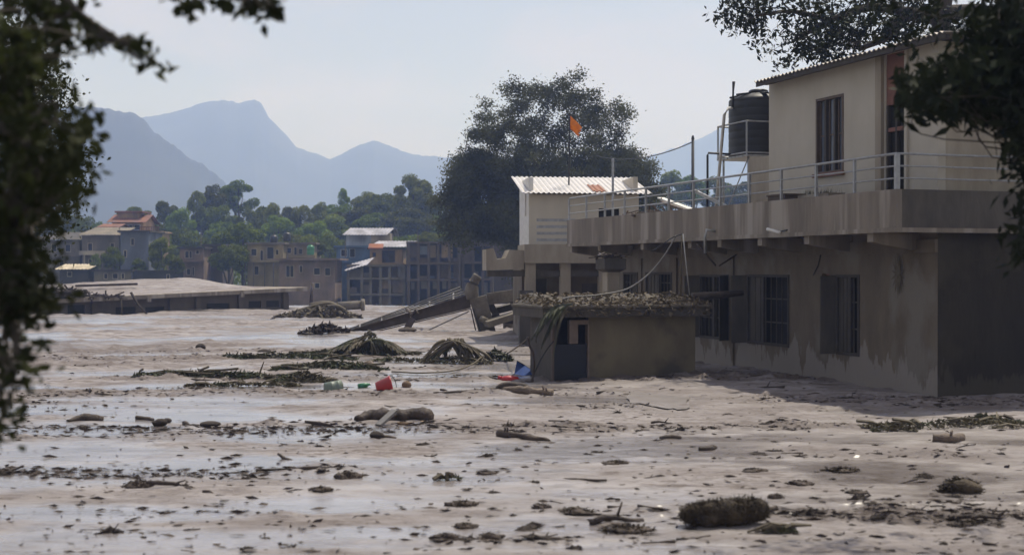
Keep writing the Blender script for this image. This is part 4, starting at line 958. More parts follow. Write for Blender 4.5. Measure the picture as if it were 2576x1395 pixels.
for k, (a, b, c, d) in enumerate(ops):
    obj('opening', MB().box(a, b, .62, .66, c, d), M['void'], bb)
sl_ = MB().hexa([(-4, -.5, zl - .42), (LB + .6, -.5, zrr - .28), (LB + .6, 13, zrr - .28), (-4, 13, zl - .42), (-4, -.5, zl - .15), (LB + .6, -.5, zrr), (LB + .6, 13, zrr), (-4, 13, zl - .15)])
obj('roof_slab', sl_, M['conc'], bb)
obj('wall_head', MB().hexa([(-3, .52, .9), (LB - .62, .52, 1.0), (LB - .62, .7, 1.0), (-3, .7, .9), (-3, .52, zl - .35), (LB - .62, .52, zrr - .29), (LB - .62, .7, zrr - .29), (-3, .7, zl - .35)]), M['brownwall'], bb)
for q in (2.6, 8.9, 11.2, 15.1, 19.4): obj('pillar', MB().box(q, q + .35, .25, .497, -1.2, eave(q) - .4), M['brownwall'], bb)
for q in (6.4, 14.6): obj('rain_spout', MB().box(q, q + .3, -.62, -.503, eave(q) - .52, eave(q) - .2), M['conc'], bb)
V_, F_ = [], []; nx_, ny_ = 80, 40
for i in range(nx_ + 1):
    for j in range(ny_ + 1):
        u, v = i / nx_, j / ny_; x = -4 + (LB + 4.6) * u; y = -.5 + 13.5 * v
        e = min(1, u * 8, (1 - u) * 7); h = .05 + (0.68 * sstep(0, .75, v) * (.75 + .5 * float(vn(x * .25, y * .25, 2))) + .16 * float(fbm(x * .8, y * 1.2, 4, 5))) * e
        if x < 1.5: h += .35 * (1.5 - x) / 5 * e
        V_.append((x, y, eave(x) - .12 + max(h, .03)))
for i in range(nx_):
    for j in range(ny_): a = i * (ny_ + 1) + j; F_.append((a, a + ny_ + 1, a + ny_ + 2, a + 1))
obj('roof_mud', MB().add(V_, F_), M['mudroof'], bb, True, label='pale mud heaped over the flat roof')
Rb = Matrix.Rotation(ang, 3, 'Z')
def B3(x, y, z): v = Rb @ Vector((x, y, 0)) + A_; v.z = z; return v
plank('roof_timber', B3(4.5, 5.2, eave(4) + .62), B3(9.0, 4.4, eave(9) + .60), .3, .16, M['wood'], 'dark timber lying on the mud-covered flat roof', 'timber')
dp = MB()
for k in range(150):
    q = Vector((rnd.gauss(0, 1.9), rnd.gauss(0, .7), 0)); q.z = max(0, .8 - abs(q.x) * .3 - abs(q.y) * .4) * rnd.uniform(.3, 1.1) + .1
    d = Vector((rnd.gauss(0, .55), rnd.gauss(0, .3), rnd.gauss(0, .16))); dp.bar(q - d, q + d, rnd.uniform(.05, .16), rnd.uniform(.04, .1))
obj('debris_heap', dp, M['wood'], None, label='tangled heap of branches and boards on the left end of the muddy roof', cat='debris', loc=B3(.4, .3, eave(0) - .05), rz=ang)
pole('hanging_branch', [B3(5.0, -.7, eave(5) + .2), B3(5.4, -.9, .6), B3(6.0, -1.3, onmud(*B3(6.0, -1.3, 0)[:2]) - .1)], [.1, .09, .06], 'wood', 'branch hanging from the muddy roof edge into the mud', 'branch')
pole('hanging_branch', [B3(4.2, -.6, eave(4) + .1), B3(4.2, -.8, .5), B3(4.15, -.9, onmud(*B3(4.15, -.9, 0)[:2]) - .1)], [.06, .05, .05], 'fronddry', 'thin stick upright against the muddy roof edge', 'branch')
pole('leaning_stump', [B3(LB + .5, -.8, -.3), B3(LB + .65, -.7, .9), B3(LB + .9, -.6, 1.95)], [.16, .13, .1], 'wood', 'leaning stump at the right corner of the buried building', 'stump')

# ------------------------------------------------------------------ town on the far bank
def colmat(name, c, **k): M[name] = mat(name, c, tuple(q * .5 for q in c), 0.85, .45, (1, 1, .5), 0.0, c3=tuple(q * .45 + .02 for q in c), s3=.35, st3=(1, 1, .3), **k); return M[name]
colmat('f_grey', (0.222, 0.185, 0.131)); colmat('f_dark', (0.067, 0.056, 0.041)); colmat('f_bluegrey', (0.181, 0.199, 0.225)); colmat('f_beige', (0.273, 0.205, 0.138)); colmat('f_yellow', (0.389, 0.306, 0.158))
colmat('f_blue', (0.118, 0.206, 0.323)); colmat('f_paleblue', (0.512, 0.559, 0.606)); colmat('f_white', (0.532, 0.449, 0.319)); colmat('f_roofred', (0.242, 0.099, 0.052)); colmat('f_lilac', (0.479, 0.469, 0.517)); colmat('f_brown', (0.135, 0.095, 0.063)); colmat('f_orange', (0.360, 0.125, 0.050))
colmat('f_tan', (0.426, 0.288, 0.147)); colmat('f_pink', (0.292, 0.203, 0.146)); colmat('f_tintan', (0.636, 0.540, 0.382))
def rect(x0, x1, y0, y1, d): a, b = P(x0, y1, d), P(x1, y0, d); return a.x, b.x, a.z, b.z
def far_house(name, label, x0, x1, y0, d, wallm, deep=7.0, wins=(), roof='flat', roofm='f_grey', ybase=None, rz=0.0, over=.35, winm='void', framem='f_white', slabs=(), extra=None):
    xa, xb, zb, zt = rect(x0, x1, y0, 780, d)
    gb = float(terr((xa + xb) / 2, d)); zb = gb - .5 if ybase is None else min(P(0, ybase, d).z, 90)
    cx = (xa + xb) / 2; W_ = (xb - xa) / 2
    o = empty(name, (cx, d, zb), rz, label, 'house')
    H = zt - zb
    ops = []
    for (a, b, c, e) in wins:
        wa, wb, wz0, wz1 = rect(a, b, c, e, d); ops.append((max(wa - cx + W_, .06), min(wb - cx + W_, 2 * W_ - .06), max(wz0 - zb, .1), min(wz1 - zb, H - .05)))
    obj('wall', MB().wall((-W_, 0), (1, 0), (0, 1), 2 * W_, 0, H, .25, ops), M[wallm], o)
    obj('wall', MB().box(-W_, -W_ + .25, .253, deep, 0, H), M[wallm], o); obj('wall', MB().box(W_ - .25, W_, .253, deep, 0, H), M[wallm], o)
    obj('wall', MB().box(-W_ + .253, W_ - .253, deep - .25, deep, 0, H), M[wallm], o)
    for (a, b, c, e) in ops:
        wn = obj('window', MB().box(-W_ + a, -W_ + b, .16, .2, c, e), M[winm], o)
        fr_ = MB().box(-W_ + a - .08, -W_ + a, -.05, .1, c - .08, e + .08).box(-W_ + b, -W_ + b + .08, -.05, .1, c - .08, e + .08).box(-W_ + a, -W_ + b, -.05, .1, e, e + .08).box(-W_ + a, -W_ + b, -.09, .1, c - .1, c)
        obj('frame', fr_, M[framem], wn)
        if b - a > 1.0: obj('mullion', MB().box(-W_ + (a + b) / 2 - .05, -W_ + (a + b) / 2 + .05, .05, .155, c, e), M[framem], wn)
    for y in slabs:
        z = P(0, y, d).z - zb; obj('floor_slab', MB().box(-W_ - .3, W_ + .3, -.7, -.003, z - .14, z + .14), M[wallm], o)
    if roof == 'flat': obj('roof', MB().box(-W_ - over, W_ + over, -over - .1, deep + over, H + .002, H + .28), M[roofm], o)
    elif roof == 'shed': obj('roof', MB().corr((-W_ - over, -over - .4, H + .05), (1, 0, 0), (0, 1, .16), 2 * W_ + 2 * over, deep + .8, .5, .05, .04), M[roofm], o)
    elif roof == 'gable':
        rh = W_ * .55 if W_ * .55 < 2.2 else 2.2
        for s in (-1, 1):
            yy = -over if s < 0 else deep + over; L_ = deep / 2 + over; q = Vector((0, L_ * (1 if s < 0 else -1), rh))
            obj('roof', MB().corr((-W_ - over, yy, H + .02), (1, 0, 0), q, 2 * W_ + 2 * over, q.length, .5, .05, .05), M[roofm], o)
        for x in (-W_, W_ - .2): obj('gable', MB().prism([(x, .01, H + .003), (x, deep - .01, H + .003), (x, deep / 2, H + rh * .9)], (.2, 0, 0)), M[wallm], o)
    return o, W_, H, zb, cx
def ext(o, zb, cx, name, x0, x1, y0, y1, d, mt, yf=-.1, yb=.2, label=None):     # an added box part given by view extents
    a, b, c, e = rect(x0, x1, y0, y1, d)
    return obj(name, MB().box(a - cx, b - cx, yf, yb, c - zb, e - zb), M[mt], o, label=label)
# left group
o, W_, H, zb, cx = far_house('orange_roofed_house', 'yellowish house with red tiled roof high on the left bank', 282, 360, 560, 238, 'f_tan', 8, [(322, 332, 566, 576), (338, 352, 566, 577)], 'gable', 'f_roofred', framem='f_paleblue', over=.8)
ext(o, zb, cx, 'upper_storey', 300, 352, 534, 549, 241, 'f_tan', 2.0, 6.0); ext(o, zb, cx, 'upper_roof', 292, 362, 531, 535, 240, 'f_roofred', 1.2, 7.0)
o, W_, H, zb, cx = far_house('low_red_roof_house', 'low house under a red roof beside the yellowish house', 255, 292, 572, 232, 'f_tan', 7, [(262, 268, 575, 582)], 'gable', 'f_roofred', over=.7)
o, W_, H, zb, cx = far_house('terrace_house', 'house with a red balustrade terrace right of the yellowish house', 352, 402, 585, 236, 'f_tan', 7, [(362, 370, 590, 600), (384, 392, 590, 600)], 'flat', 'f_tan')
for k in range(12): 
    a = P(353 + k * 4.2, 585, 236); obj('baluster', MB().box(a.x - cx - .07, a.x - cx + .07, -.3, -.2, H + .285, H + .95), M['f_roofred'], o)
obj('balustrade_rail', MB().box(-W_, W_, -.34, -.16, H + .952, H + 1.08), M['f_roofred'], o)
o, W_, H, zb, cx = far_house('grey_balcony_house', 'grey house with sloping tin roof and white balcony on the left bank', 206, 300, 592, 206, 'f_grey', 8, [(222, 232, 612, 630), (278, 287, 612, 628), (224, 231, 652, 672), (240, 246, 652, 672), (250, 256, 652, 672)], 'shed', 'f_grey', slabs=(640,))
ext(o, zb, cx, 'balcony', 205, 270, 631, 641, 206, 'f_white', -1.2, -.72)
ext(o, zb, cx, 'pillar', 216, 219, 641, 678, 206, 'f_white', -1.1, -.9); ext(o, zb, cx, 'pillar', 254, 257, 641, 678, 206, 'f_white', -1.1, -.9)
far_house('blue_grey_house', 'tall blue-grey plastered house on the left bank', 303, 374, 584, 204, 'f_bluegrey', 8, [(330, 337, 600, 616), (352, 358, 655, 672), (338, 344, 655, 670), (312, 318, 630, 646)], 'flat', 'f_dark')
far_house('far_left_house', 'grey house half hidden behind the leaves of the left tree', 100, 200, 604, 208, 'f_grey', 8, [(130, 142, 615, 632), (165, 177, 615, 632), (150, 160, 655, 672)], 'shed', 'f_dark', slabs=(643,))
far_house('edge_house', 'brown house behind the fine-leaved left tree', -40, 92, 598, 210, 'f_brown', 8, [(10, 24, 615, 632), (50, 64, 615, 632)], 'flat', 'f_grey')
far_house('low_tin_shed', 'low shed with bright tin roof at the foot of the left bank', 150, 222, 678, 196, 'f_dark', 4, [(170, 180, 684, 694)], 'shed', 'f_tintan', over=.5)
far_house('bank_wall_house', 'low dark waterside house under the blue-grey house', 236, 330, 682, 195, 'f_grey', 5, [(262, 270, 688, 700), (284, 296, 688, 700), (306, 312, 688, 700)], 'flat', 'f_dark')
far_house('dark_wall_house', 'low windowless dark building right of the waterside house', 334, 440, 684, 196, 'f_dark', 5, [(420, 426, 690, 700)], 'flat', 'f_dark')
far_house('narrow_house', 'narrow grey two storey house with a round window', 452, 512, 625, 204, 'f_pink', 7, [(466, 474, 632, 648), (477, 482, 632, 648), (493, 500, 630, 638), (470, 478, 676, 690), (484, 488, 672, 692)], 'flat', 'f_dark', slabs=(656,))
far_house('dark_tall_house', 'dark brown house beside the narrow grey house', 512, 560, 618, 209, 'f_brown', 8, [(522, 530, 640, 654), (540, 548, 640, 654)], 'flat', 'f_dark')
o, W_, H, zb, cx = far_house('yellow_house', 'pale yellow flat-roofed house with veranda across the river', 622, 712, 614, 205, 'f_yellow', 8, [(632, 645, 626, 642), (655, 661, 630, 654), (672, 688, 622, 650), (694, 700, 628, 640), (640, 650, 670, 690)], 'flat', 'f_grey', slabs=(657,))
for x in (620, 640, 668, 690, 712): ext(o, zb, cx, 'post', x - 1.3, x + 1.3, 660, 720, 205, 'f_grey', -.9, -.72)
o, W_, H, zb, cx = far_house('veranda_house', 'long low yellow veranda wing with green tank on its roof', 716, 790, 614, 209, 'f_yellow', 7, [(722, 732, 624, 636), (740, 746, 622, 640), (752, 760, 626, 638)], 'flat', 'f_grey', slabs=(645,))
gp = P(781, 640, 199)
tg = empty('green_tank', (gp.x, gp.y, P(0, 641, 199).z), 0, 'green plastic water tank on the roof of the beige block', 'tank')
gh = P(0, 615, 199).z - P(0, 641, 199).z
obj('body', MB().lathe([(.5, 0), (.55, .05), (.55, gh * .4), (.52, gh * .42), (.55, gh * .46), (.55, gh - .3), (.3, gh - .1)], 18), M['green'], tg, True)
obj('lid', MB().lathe([(.26, gh - .11), (.26, gh), (.05, gh + .02)], 12), M['green'], tg, True)
o, W_, H, zb, cx = far_house('beige_block', 'plain beige two storey block facing the river', 702, 842, 654, 194, 'f_pink', 8, [(720, 738, 668, 696), (790, 804, 674, 690), (818, 830, 674, 692), (792, 803, 712, 724), (754, 760, 668, 684)], 'flat', 'f_pink', over=.9)
# middle group
o, W_, H, zb, cx = far_house('blue_house', 'bright blue house with white upper floor and lilac tin roof', 846, 930, 622, 206, 'f_blue', 7, [(858, 872, 628, 644), (880, 892, 626, 646)], 'flat', 'f_blue', slabs=(658,), framem='f_paleblue', winm='glass')
ua, ub, uz0, uz1 = rect(872, 946, 592, 620, 208)
obj('upper_storey', MB().wall((ua - cx, 1.2), (1, 0), (0, 1), (ub - ua), H + .282, uz1 - zb, .2, [(rect(q, q + 7, 0, 1, 208)[0] - ua, rect(q, q + 7, 0, 1, 208)[1] - ua, H + .9, uz1 - zb - .35) for q in (892, 903, 914)]).box(ua - cx, ub - cx, 1.41, 5.4, H + .282, uz1 - zb), M['f_paleblue'], o)
obj('upper_storey', MB().box(rect(935, 984, 0, 1, 208)[0] - cx, rect(935, 984, 0, 1, 208)[1] - cx, .9, 5.6, H + .284, uz1 - zb + .35), M['f_white'], o, label='white gable wing of the upper floor')
ra, rb = rect(860, 972, 0, 1, 206)[:2]
rq = Vector((.9, 2.9, rect(0, 1, 573, 592, 207)[3] - uz1))
obj('roof', MB().corr((ra - cx, .2, uz1 - zb), (1, 0, 0), rq, rb - ra, rq.length, .5, .05, .06), M['f_lilac'], o)
obj('roof', MB().corr((ra - cx + 1.0, 6.2, uz1 - zb), (1, 0, 0), Vector((-.1, -2.9, rq.z)), rb - ra + .4, Vector((.1, 2.9, rq.z)).length, .5, .05, .06), M['f_lilac'], o)
o, W_, H, zb, cx = far_house('awning_house', 'tan house with lilac lean-to roof and orange awning', 930, 1012, 627, 201, 'f_tan', 7, [(962, 992, 631, 658), (938, 944, 636, 644)], 'flat', 'f_dark', slabs=(664,), framem='f_dark')
aw = rect(925, 962, 612, 626, 199); obj('awning', MB().prism([(aw[0] - cx, -.2, aw[3] - zb), (aw[0] - cx, -1.5, aw[2] - zb + .2), (aw[0] - cx, -1.5, aw[2] - zb), (aw[0] - cx, -.2, aw[3] - zb - .2)], (aw[1] - aw[0], 0, 0)), M['f_orange'], o)
lq = Vector((1.2, 4.2, .95)); obj('lean_to_roof', MB().corr((-W_ - .2, -.9, H + .35), (1, 0, 0), lq, 2 * W_ + 1.0, lq.length, .5, .05, .05), M['f_lilac'], o)
def frame_ruin(name, label, x0, x1, ytop, d, floors, posts, mt, walls=(), deep=6.0):
    xa, xb, _, zt = rect(x0, x1, ytop, 800, d); cx = (xa + xb) / 2; zb = float(terr(cx, d)) - .5
    o = empty(name, (cx, d, zb), 0, label, 'ruin')
    for y in floors:
        z = P(0, y, d).z - zb; obj('floor_slab', MB().box(xa - cx, xb - cx, -.4, deep, z - .16, z + .16), M[mt], o)
    zs = [0] + sorted(P(0, y, d).z - zb for y in floors)
    for x in posts:
        px_ = P(x, 0, d).x - cx
        for a, b in zip(zs[:-1], zs[1:]):
            obj('column', MB().box(px_ - .2, px_ + .2, -.2, .2, a + (.162 if a else 0), b - .162), M[mt], o)
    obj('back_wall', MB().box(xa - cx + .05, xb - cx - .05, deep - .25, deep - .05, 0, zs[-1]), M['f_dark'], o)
    obj('side_wall', MB().box(xa - cx, xa - cx + .2, .25, deep - .26, 0, zs[-1] - .17), M[mt], o); obj('side_wall', MB().box(xb - cx - .2, xb - cx, .25, deep - .26, 0, zs[-1] - .17), M[mt], o)
    r2 = random.Random(int(x0)); yy = [ytop + 4] + list(floors[1:]) + [775]
    for k_ in range(len(posts) - 1):
        for f_ in range(len(yy) - 1):
            if r2.random() < .62:
                h_ = yy[f_ + 1] - yy[f_]; t_ = r2.choice((.25, .45, .9, .9)); a_ = posts[k_] + 2; b_ = posts[k_ + 1] - 2
                if r2.random() < .4: b_ = a_ + (b_ - a_) * r2.uniform(.4, .7)
                q = rect(a_, b_, yy[f_ + 1] - h_ * t_, yy[f_ + 1] - 4, d); obj('infill_panel', MB().box(q[0] - cx, q[1] - cx, .45 + .02 * f_, .62 + .02 * f_, q[2] - zb, q[3] - zb), M[r2.choice(('f_pink', 'f_tan', 'f_grey', 'f_beige', 'f_brown', 'f_bluegrey'))], o)
    for (a, b, c, e, m_) in walls: 
        q = rect(a, b, c, e, d); obj('wall_panel', MB().box(q[0] - cx, q[1] - cx, .22, .4, q[2] - zb, q[3] - zb), M[m_], o)
    return o, cx, zb
o, cx, zb = frame_ruin('stilt_house', 'open-fronted grey frame house on posts in the gutted row', 872, 1020, 664, 197, (667, 700, 740), (876, 910, 932, 957, 980, 1016), 'f_grey', [(872, 910, 676, 700, 'f_grey'), (1000, 1020, 668, 700, 'f_grey'), (900, 932, 708, 716, 'f_dark'), (950, 985, 726, 738, 'f_dark'), (876, 905, 742, 752, 'f_dark')])
q = rect(866, 926, 656, 682, 196); obj('lean_to_roof', MB().corr((q[0] - cx, -1.4, q[2] - zb), (1, 0, .28), (0.25, 1, .35), (q[1] - q[0]), 3.4, .5, .05, .05), M['f_lilac'], o)
o, cx, zb = frame_ruin('gutted_block', 'gutted three storey brown block with an exposed yellow room', 1022, 1158, 606, 196, (610, 662, 704), (1028, 1052, 1078, 1102, 1130, 1154), 'f_brown', [(1030, 1050, 616, 654, 'f_brown'), (1052, 1076, 618, 640, 'f_bluegrey'), (1078, 1096, 616, 656, 'f_tan'), (1110, 1138, 614, 658, 'f_tan'), (1096, 1110, 636, 656, 'f_brown'), (1030, 1156, 648, 660, 'f_brown'), (1034, 1042, 710, 728, 'f_grey'), (1058, 1080, 706, 726, 'f_grey'), (1088, 1100, 706, 726, 'f_grey'), (1112, 1122, 706, 726, 'f_grey'), (1140, 1156, 664, 700, 'f_brown')])
frame_ruin('gutted_wing', 'dark gutted wing right of the exposed yellow room', 1160, 1240, 612, 198, (616, 660, 702), (1164, 1190, 1214, 1236), 'f_brown', [(1164, 1190, 620, 658, 'f_brown'), (1214, 1238, 620, 700, 'f_dark')])
far_house('brown_hall', 'large brown shed with pale tin roof half hidden by the big tree', 1130, 1305, 582, 206, 'f_brown', 9, [(1150, 1160, 600, 612)], 'flat', 'f_brown')
far_house('pale_roof_hall', 'pale tin roof showing through the lower boughs of the big tree', 1166, 1270, 572, 216, 'f_brown', 10, [(1190, 1200, 576, 584)], 'shed', 'f_tintan', over=.6)
rb_ = MB()
for k in range(150):
    q = P(rnd.uniform(840, 1300), rnd.uniform(752, 775), 188); q.z = float(terr(q.x, 188)) + rnd.uniform(0, 1.4); d = Vector((rnd.gauss(0, .9), rnd.gauss(0, .5), rnd.gauss(0, .4)))
    rb_.bar(q - d, q + d, rnd.uniform(.15, .6), rnd.uniform(.1, .4))
obj('rubble', rb_, M['f_dark'], None, kind='stuff', label='dark rubble at the foot of the gutted houses', cat='rubble')

# bank-side bushes growing between the houses
for k, (x, y, wd, d, pr, lb, yb) in enumerate(((285, 618, 52, 197, 0, 'round dark bush before the grey balcony house', 690), (405, 600, 66, 199, 2, 'yellowish bush left of the narrow grey house', 690), (440, 640, 50, 197, 3, 'low dark bush at the narrow grey house wall', 700), (575, 600, 90, 203, 5, 'broad dark bush right of the dark brown house', 700),
        (800, 604, 50, 214, 1, 'rounded bush behind the beige block', 650), (1075, 585, 60, 214, 4, 'tall pale grass clump behind the gutted block', 625), (1120, 588, 50, 214, 2, 'pale bush right of the tall grass clump', 625), (350, 650, 40, 198, 1, 'small bush before the blue-grey house', 700), (240, 640, 30, 199, 4, 'slim bush before the balcony pillars', 690))):
    far_tree(x, y, wd, d, pr, lb, ybot=yb, name='bank_bush')
# roof clutter: poles, small tanks, sheets
for k, (x, y, d, h, lb) in enumerate(((300, 592, 207, 2.6, 'thin pole on the grey balcony house roof'), (505, 604, 206, 3.0, 'pale thin pole above the narrow grey house'), (690, 600, 208, 2.2, 'thin pole on the yellow house roof'), (1050, 600, 199, 2.0, 'thin pole on the gutted block'), (868, 618, 205, 1.8, 'thin pole on the blue house'))):
    q = P(x, y, d); obj('roof_pole', MB().tube([(0, 0, -h), (0.05, 0, h * .2), (0.02, 0, h * .5)], [.09, .07, .05], 6), M['f_grey'], None, label=lb, cat='pole', loc=q)
for k, (x, y, d, lb) in enumerate(((689, 613, 207, 'black water tank on the yellow house roof'), (722, 606, 211, 'black water tank on the veranda wing roof'))):
    q = P(x, y, d); t_ = empty('roof_tank', tuple(q), 0, lb, 'tank'); obj('body', MB().lathe([(.55, 0), (.6, .05), (.6, 1.1), (.3, 1.35)], 16), M['black'], t_, True); obj('lid', MB().lathe([(.24, 1.33), (.24, 1.42), (.04, 1.44)], 12), M['black'], t_, True)

# ------------------------------------------------------------------ collapsed footbridge
db = 63.0
br0 = P(1100, 835, db); br = empty('collapsed_bridge', (br0.x, br0.y, 0), 0, 'collapsed steel footbridge span sloping into the mud', 'bridge')
def Q(x, y, d=db): v = P(x, y, d); return Vector((v.x - br0.x, v.y - br0.y, v.z))
M['steel2'] = mat('muddy_pipe', (.13, .12, .105), (.08, .072, .062), .6, 3)
gtop = [Q(865, 838), Q(1178, 742)]; gbot = [Q(930, 850), Q(1186, 776)]
gd = MB()
def slab4(m_, a, b, c, d, th): n_ = Vector((0, th, 0)); m_.hexa([a, b, b + n_, a + n_, d, c, c + n_, d + n_])
slab4(gd, Q(880, 846), Q(1184, 774), Q(1180, 742), Q(870, 834), .10)
obj('girder', gd, M['steel'], br, label='rusty main girder of the fallen span')
obj('top_flange', MB().bar(Q(868, 834, db - .08), Q(1181, 741, db - .08), .05, .16, (0, 1, 0)), M['steel'], br)
obj('bottom_flange', MB().bar(Q(900, 844, db - .1), Q(1185, 776, db - .1), .05, .25, (0, 1, 0)), M['steel'], br)
for k, (ya, yb, dd_) in enumerate(((833, 738, .5), (832, 733, .9), (830, 727, 1.3), (828, 721, 1.8))):
    obj('deck_pipe', MB().tube([Q(868 + k * 2, ya, db + dd_), Q(1020, (ya + yb) / 2 - 1, db + dd_), Q(1170 - k * 4, yb, db + dd_)], .028, 8), M['steel2'], br, True)
for k, x in enumerate((905, 960, 1020, 1080, 1140)):
    t = (x - 868) / 310
    obj('cross_bar', MB().tube([Q(x, 835 - 93 * t, db + .1), Q(x, 829 - 104 * t, db + 1.9)], .05, 6), M['steelgrey'], br)
obj('clamp', MB().tube([Q(1030, 815, db - .3), Q(1035, 790, db - .2), Q(1022, 776, db + .4)], .07, 6).tube([Q(1035, 792, db - .2), Q(1046, 778, db - .3), Q(1050, 788, db - .3)], .06, 6).bar(Q(1020, 832, db - .3), Q(1038, 800, db - .3), .3, .3), M['steel'], br)
obj('lower_cable', MB().tube([Q(1060, 838, db - .5), Q(1180, 782, db - .2)], .03, 6), M['steelgrey'], br)
pr_ = MB(); slab4(pr_, Q(1204, 836, db - .4), Q(1246, 834, db - .4), Q(1222, 742, db - .4), Q(1180, 752, db - .4), .9)
obj('pylon', pr_, M['pier'], br, label='leaning concrete pylon at the head of the fallen span')
pc_ = MB().tube(smooth_pts([Q(1188, 752, db), Q(1186, 728, db), Q(1194, 705, db), Q(1202, 692, db)], 4), [.28 + .06 * math.sin(k * .5) for k in range(12)] + [.2], 10)
obj('pylon_cap', pc_, M['pier'], br, True)
obj('pipe_stub', MB().tube([Q(1216, 812, db - .6), Q(1222, 800, db - .55)], .28, 12), M['pier'], br, True)
obj('cross_beam', MB().bar(Q(1226, 752, db), Q(1292, 742, db), .5, .55), M['pier'], br)
obj('leg', MB().bar(Q(1284, 738, db), Q(1306, 806, db), .4, .32), M['concd'], br)
obj('leg', MB().bar(Q(1232, 762, db + .1), Q(1252, 800, db + .1), .4, .30), M['concd'], br)
obj('foot_beam', MB().bar(Q(1236, 800, db + .1), Q(1306, 806, db + .1), .5, .34), M['concd'], br)
for a, b in (((1184, 776), (1196, 830)), ((1190, 776), (1208, 832))): obj('hanger_cable', MB().tube([Q(*a, db - .5), Q(*b, db - .6)], .03, 6), M['cable'], br)
obj('fallen_slab', MB().bar(Q(1222, 815, db - 1.0), Q(1300, 790, db - .6), 1.1, .28), M['pier'], br)
obj('fallen_slab', MB().bar(Q(1240, 782, db + .6), Q(1312, 764, db + .9), .9, .30), M['concd'], br)
g_ = GM(1278, 829); cb = empty('grey_bin', tuple(g_), .3, 'grey plastic bin beside the fallen bridge pylon', 'bin')
obj('body', MB().lathe([(.24, -.1), (.28, .42), (.30, .43), (.30, .48), (.26, .48), (.24, .2)], 14), M['steelgrey'], cb, True)
obj('rim', MB().lathe([(.30, .40), (.325, .41), (.325, .46), (.30, .47)], 14), M['greengrey'], cb, True)
o = obj('red_tarpaulin', MB().add([(-.55, -.1, 0), (.7, -.15, 0), (.75, .5, .05), (-.45, .5, .1), (-.3, -.02, .34), (.5, 0, .42), (.5, .35, .4), (-.2, .4, .3)], [(0, 1, 5, 4), (1, 2, 6, 5), (2, 3, 7, 6), (3, 0, 4, 7), (4, 5, 6, 7), (3, 2, 1, 0)]), M['redpanel'], None, True, label='dark red folded sheet beside the grey bin', cat='sheet', loc=GM(1312, 828))

# ------------------------------------------------------------------ fronds, stalks and plant heaps
def frond(m_, pts, ll, n=26, droop=.5, sd=0, wl=.05):
    r2 = random.Random(sd); pts = [Vector(p) for p in smooth_pts(pts, 6)]
    m_.tube(pts, [.035 * (1 - .7 * k / (len(pts) - 1)) for k in range(len(pts))], 5)
    for k in range(n):
        t = .1 + .9 * k / n; i = min(int(t * (len(pts) - 1)), len(pts) - 2); p = pts[i].lerp(pts[i + 1], t * (len(pts) - 1) - i); d = (pts[i + 1] - pts[i]).normalized()
        for s in (-1, 1):
            sd_ = d.cross(Vector((0, 0, 1))).normalized() * s; L_ = ll * (.5 + .6 * math.sin(math.pi * min(1, t + .15))) * r2.uniform(.6, 1.15)
            e = p + (sd_ * .7 + d * .55 + Vector((0, 0, -droop * r2.uniform(.5, 1.2)))) * L_; wv_ = d * wl * r2.uniform(.7, 1.5)
            mid = p.lerp(e, .5) + Vector((0, 0, .1 * L_)); m_.add([p - wv_ * .4, mid - wv_, e, mid + wv_], [(0, 1, 2, 3)])
def heap(name, xd, yd, label, length, wid, h, n, seed, mts=('frond', 'fronddry'), cat='plant debris', ang=0.0, group=None, peak=None, leaf=.2):
    """a matted heap of leaves and stems lying on the mud"""
    r2 = random.Random(seed); g_ = GM(xd, yd, .03); o = empty(name, tuple(g_), ang, label, cat, group)
    ca, sa = math.cos(ang), math.sin(ang)
    def ground(x, y): return onmud(g_.x + x * ca - y * sa, g_.y + x * sa + y * ca) - g_.z
    nn_ = np.random.default_rng(seed); n = int(n * 2.2); xs = nn_.uniform(-1, 1, n); ys = nn_.normal(size=n) * .4
    pz = np.clip((peak(xs) if peak else (1 - np.abs(xs) ** 1.5)) * np.exp(-ys ** 2 * 1.5), 0, 1.3) * h
    zz = pz * nn_.random(n) ** .6 + .02
    X_ = xs * length / 2; Y_ = ys * wid
    gz_ = np.array([ground(a, b) for a, b in zip(X_, Y_)])
    v, f = leaves(np.stack([X_, Y_, zz + gz_], -1), leaf, seed + 5, flat=.55, asp=.32)
    obj('leaf_mat', npmesh('leaf_mat', v, f, M[mts[0]]), M[mts[0]], o, kind='stuff')
    sm = MB()
    for k in range(max(4, n // 60)):
        i = r2.randrange(n); c = Vector((X_[i], Y_[i], zz[i] * .8 + gz_[i])); d = Vector((r2.gauss(0, .5), r2.gauss(0, .2), r2.gauss(0, .12))) * (length * .16 + .2)
        sm.tube([c - d, c + Vector((0, 0, .06)), c + d], [.035, .03, .012], 5)
    obj('stems', sm, M[mts[1]], o, kind='stuff')
    return o
def bundle(name, pts_list, mt, label, cat, base, rad=.07, group=None):
    o = empty(name, tuple(base), 0, label, cat, group)
    for pts in pts_list:
        c = smooth_pts([Vector(p) - base for p in pts], 5); n_ = len(c)
        obj('stalk', MB().tube(c, [rad * (1 - .55 * k / (n_ - 1)) for k in range(n_)], 7), M[mt], o, True)
    return o
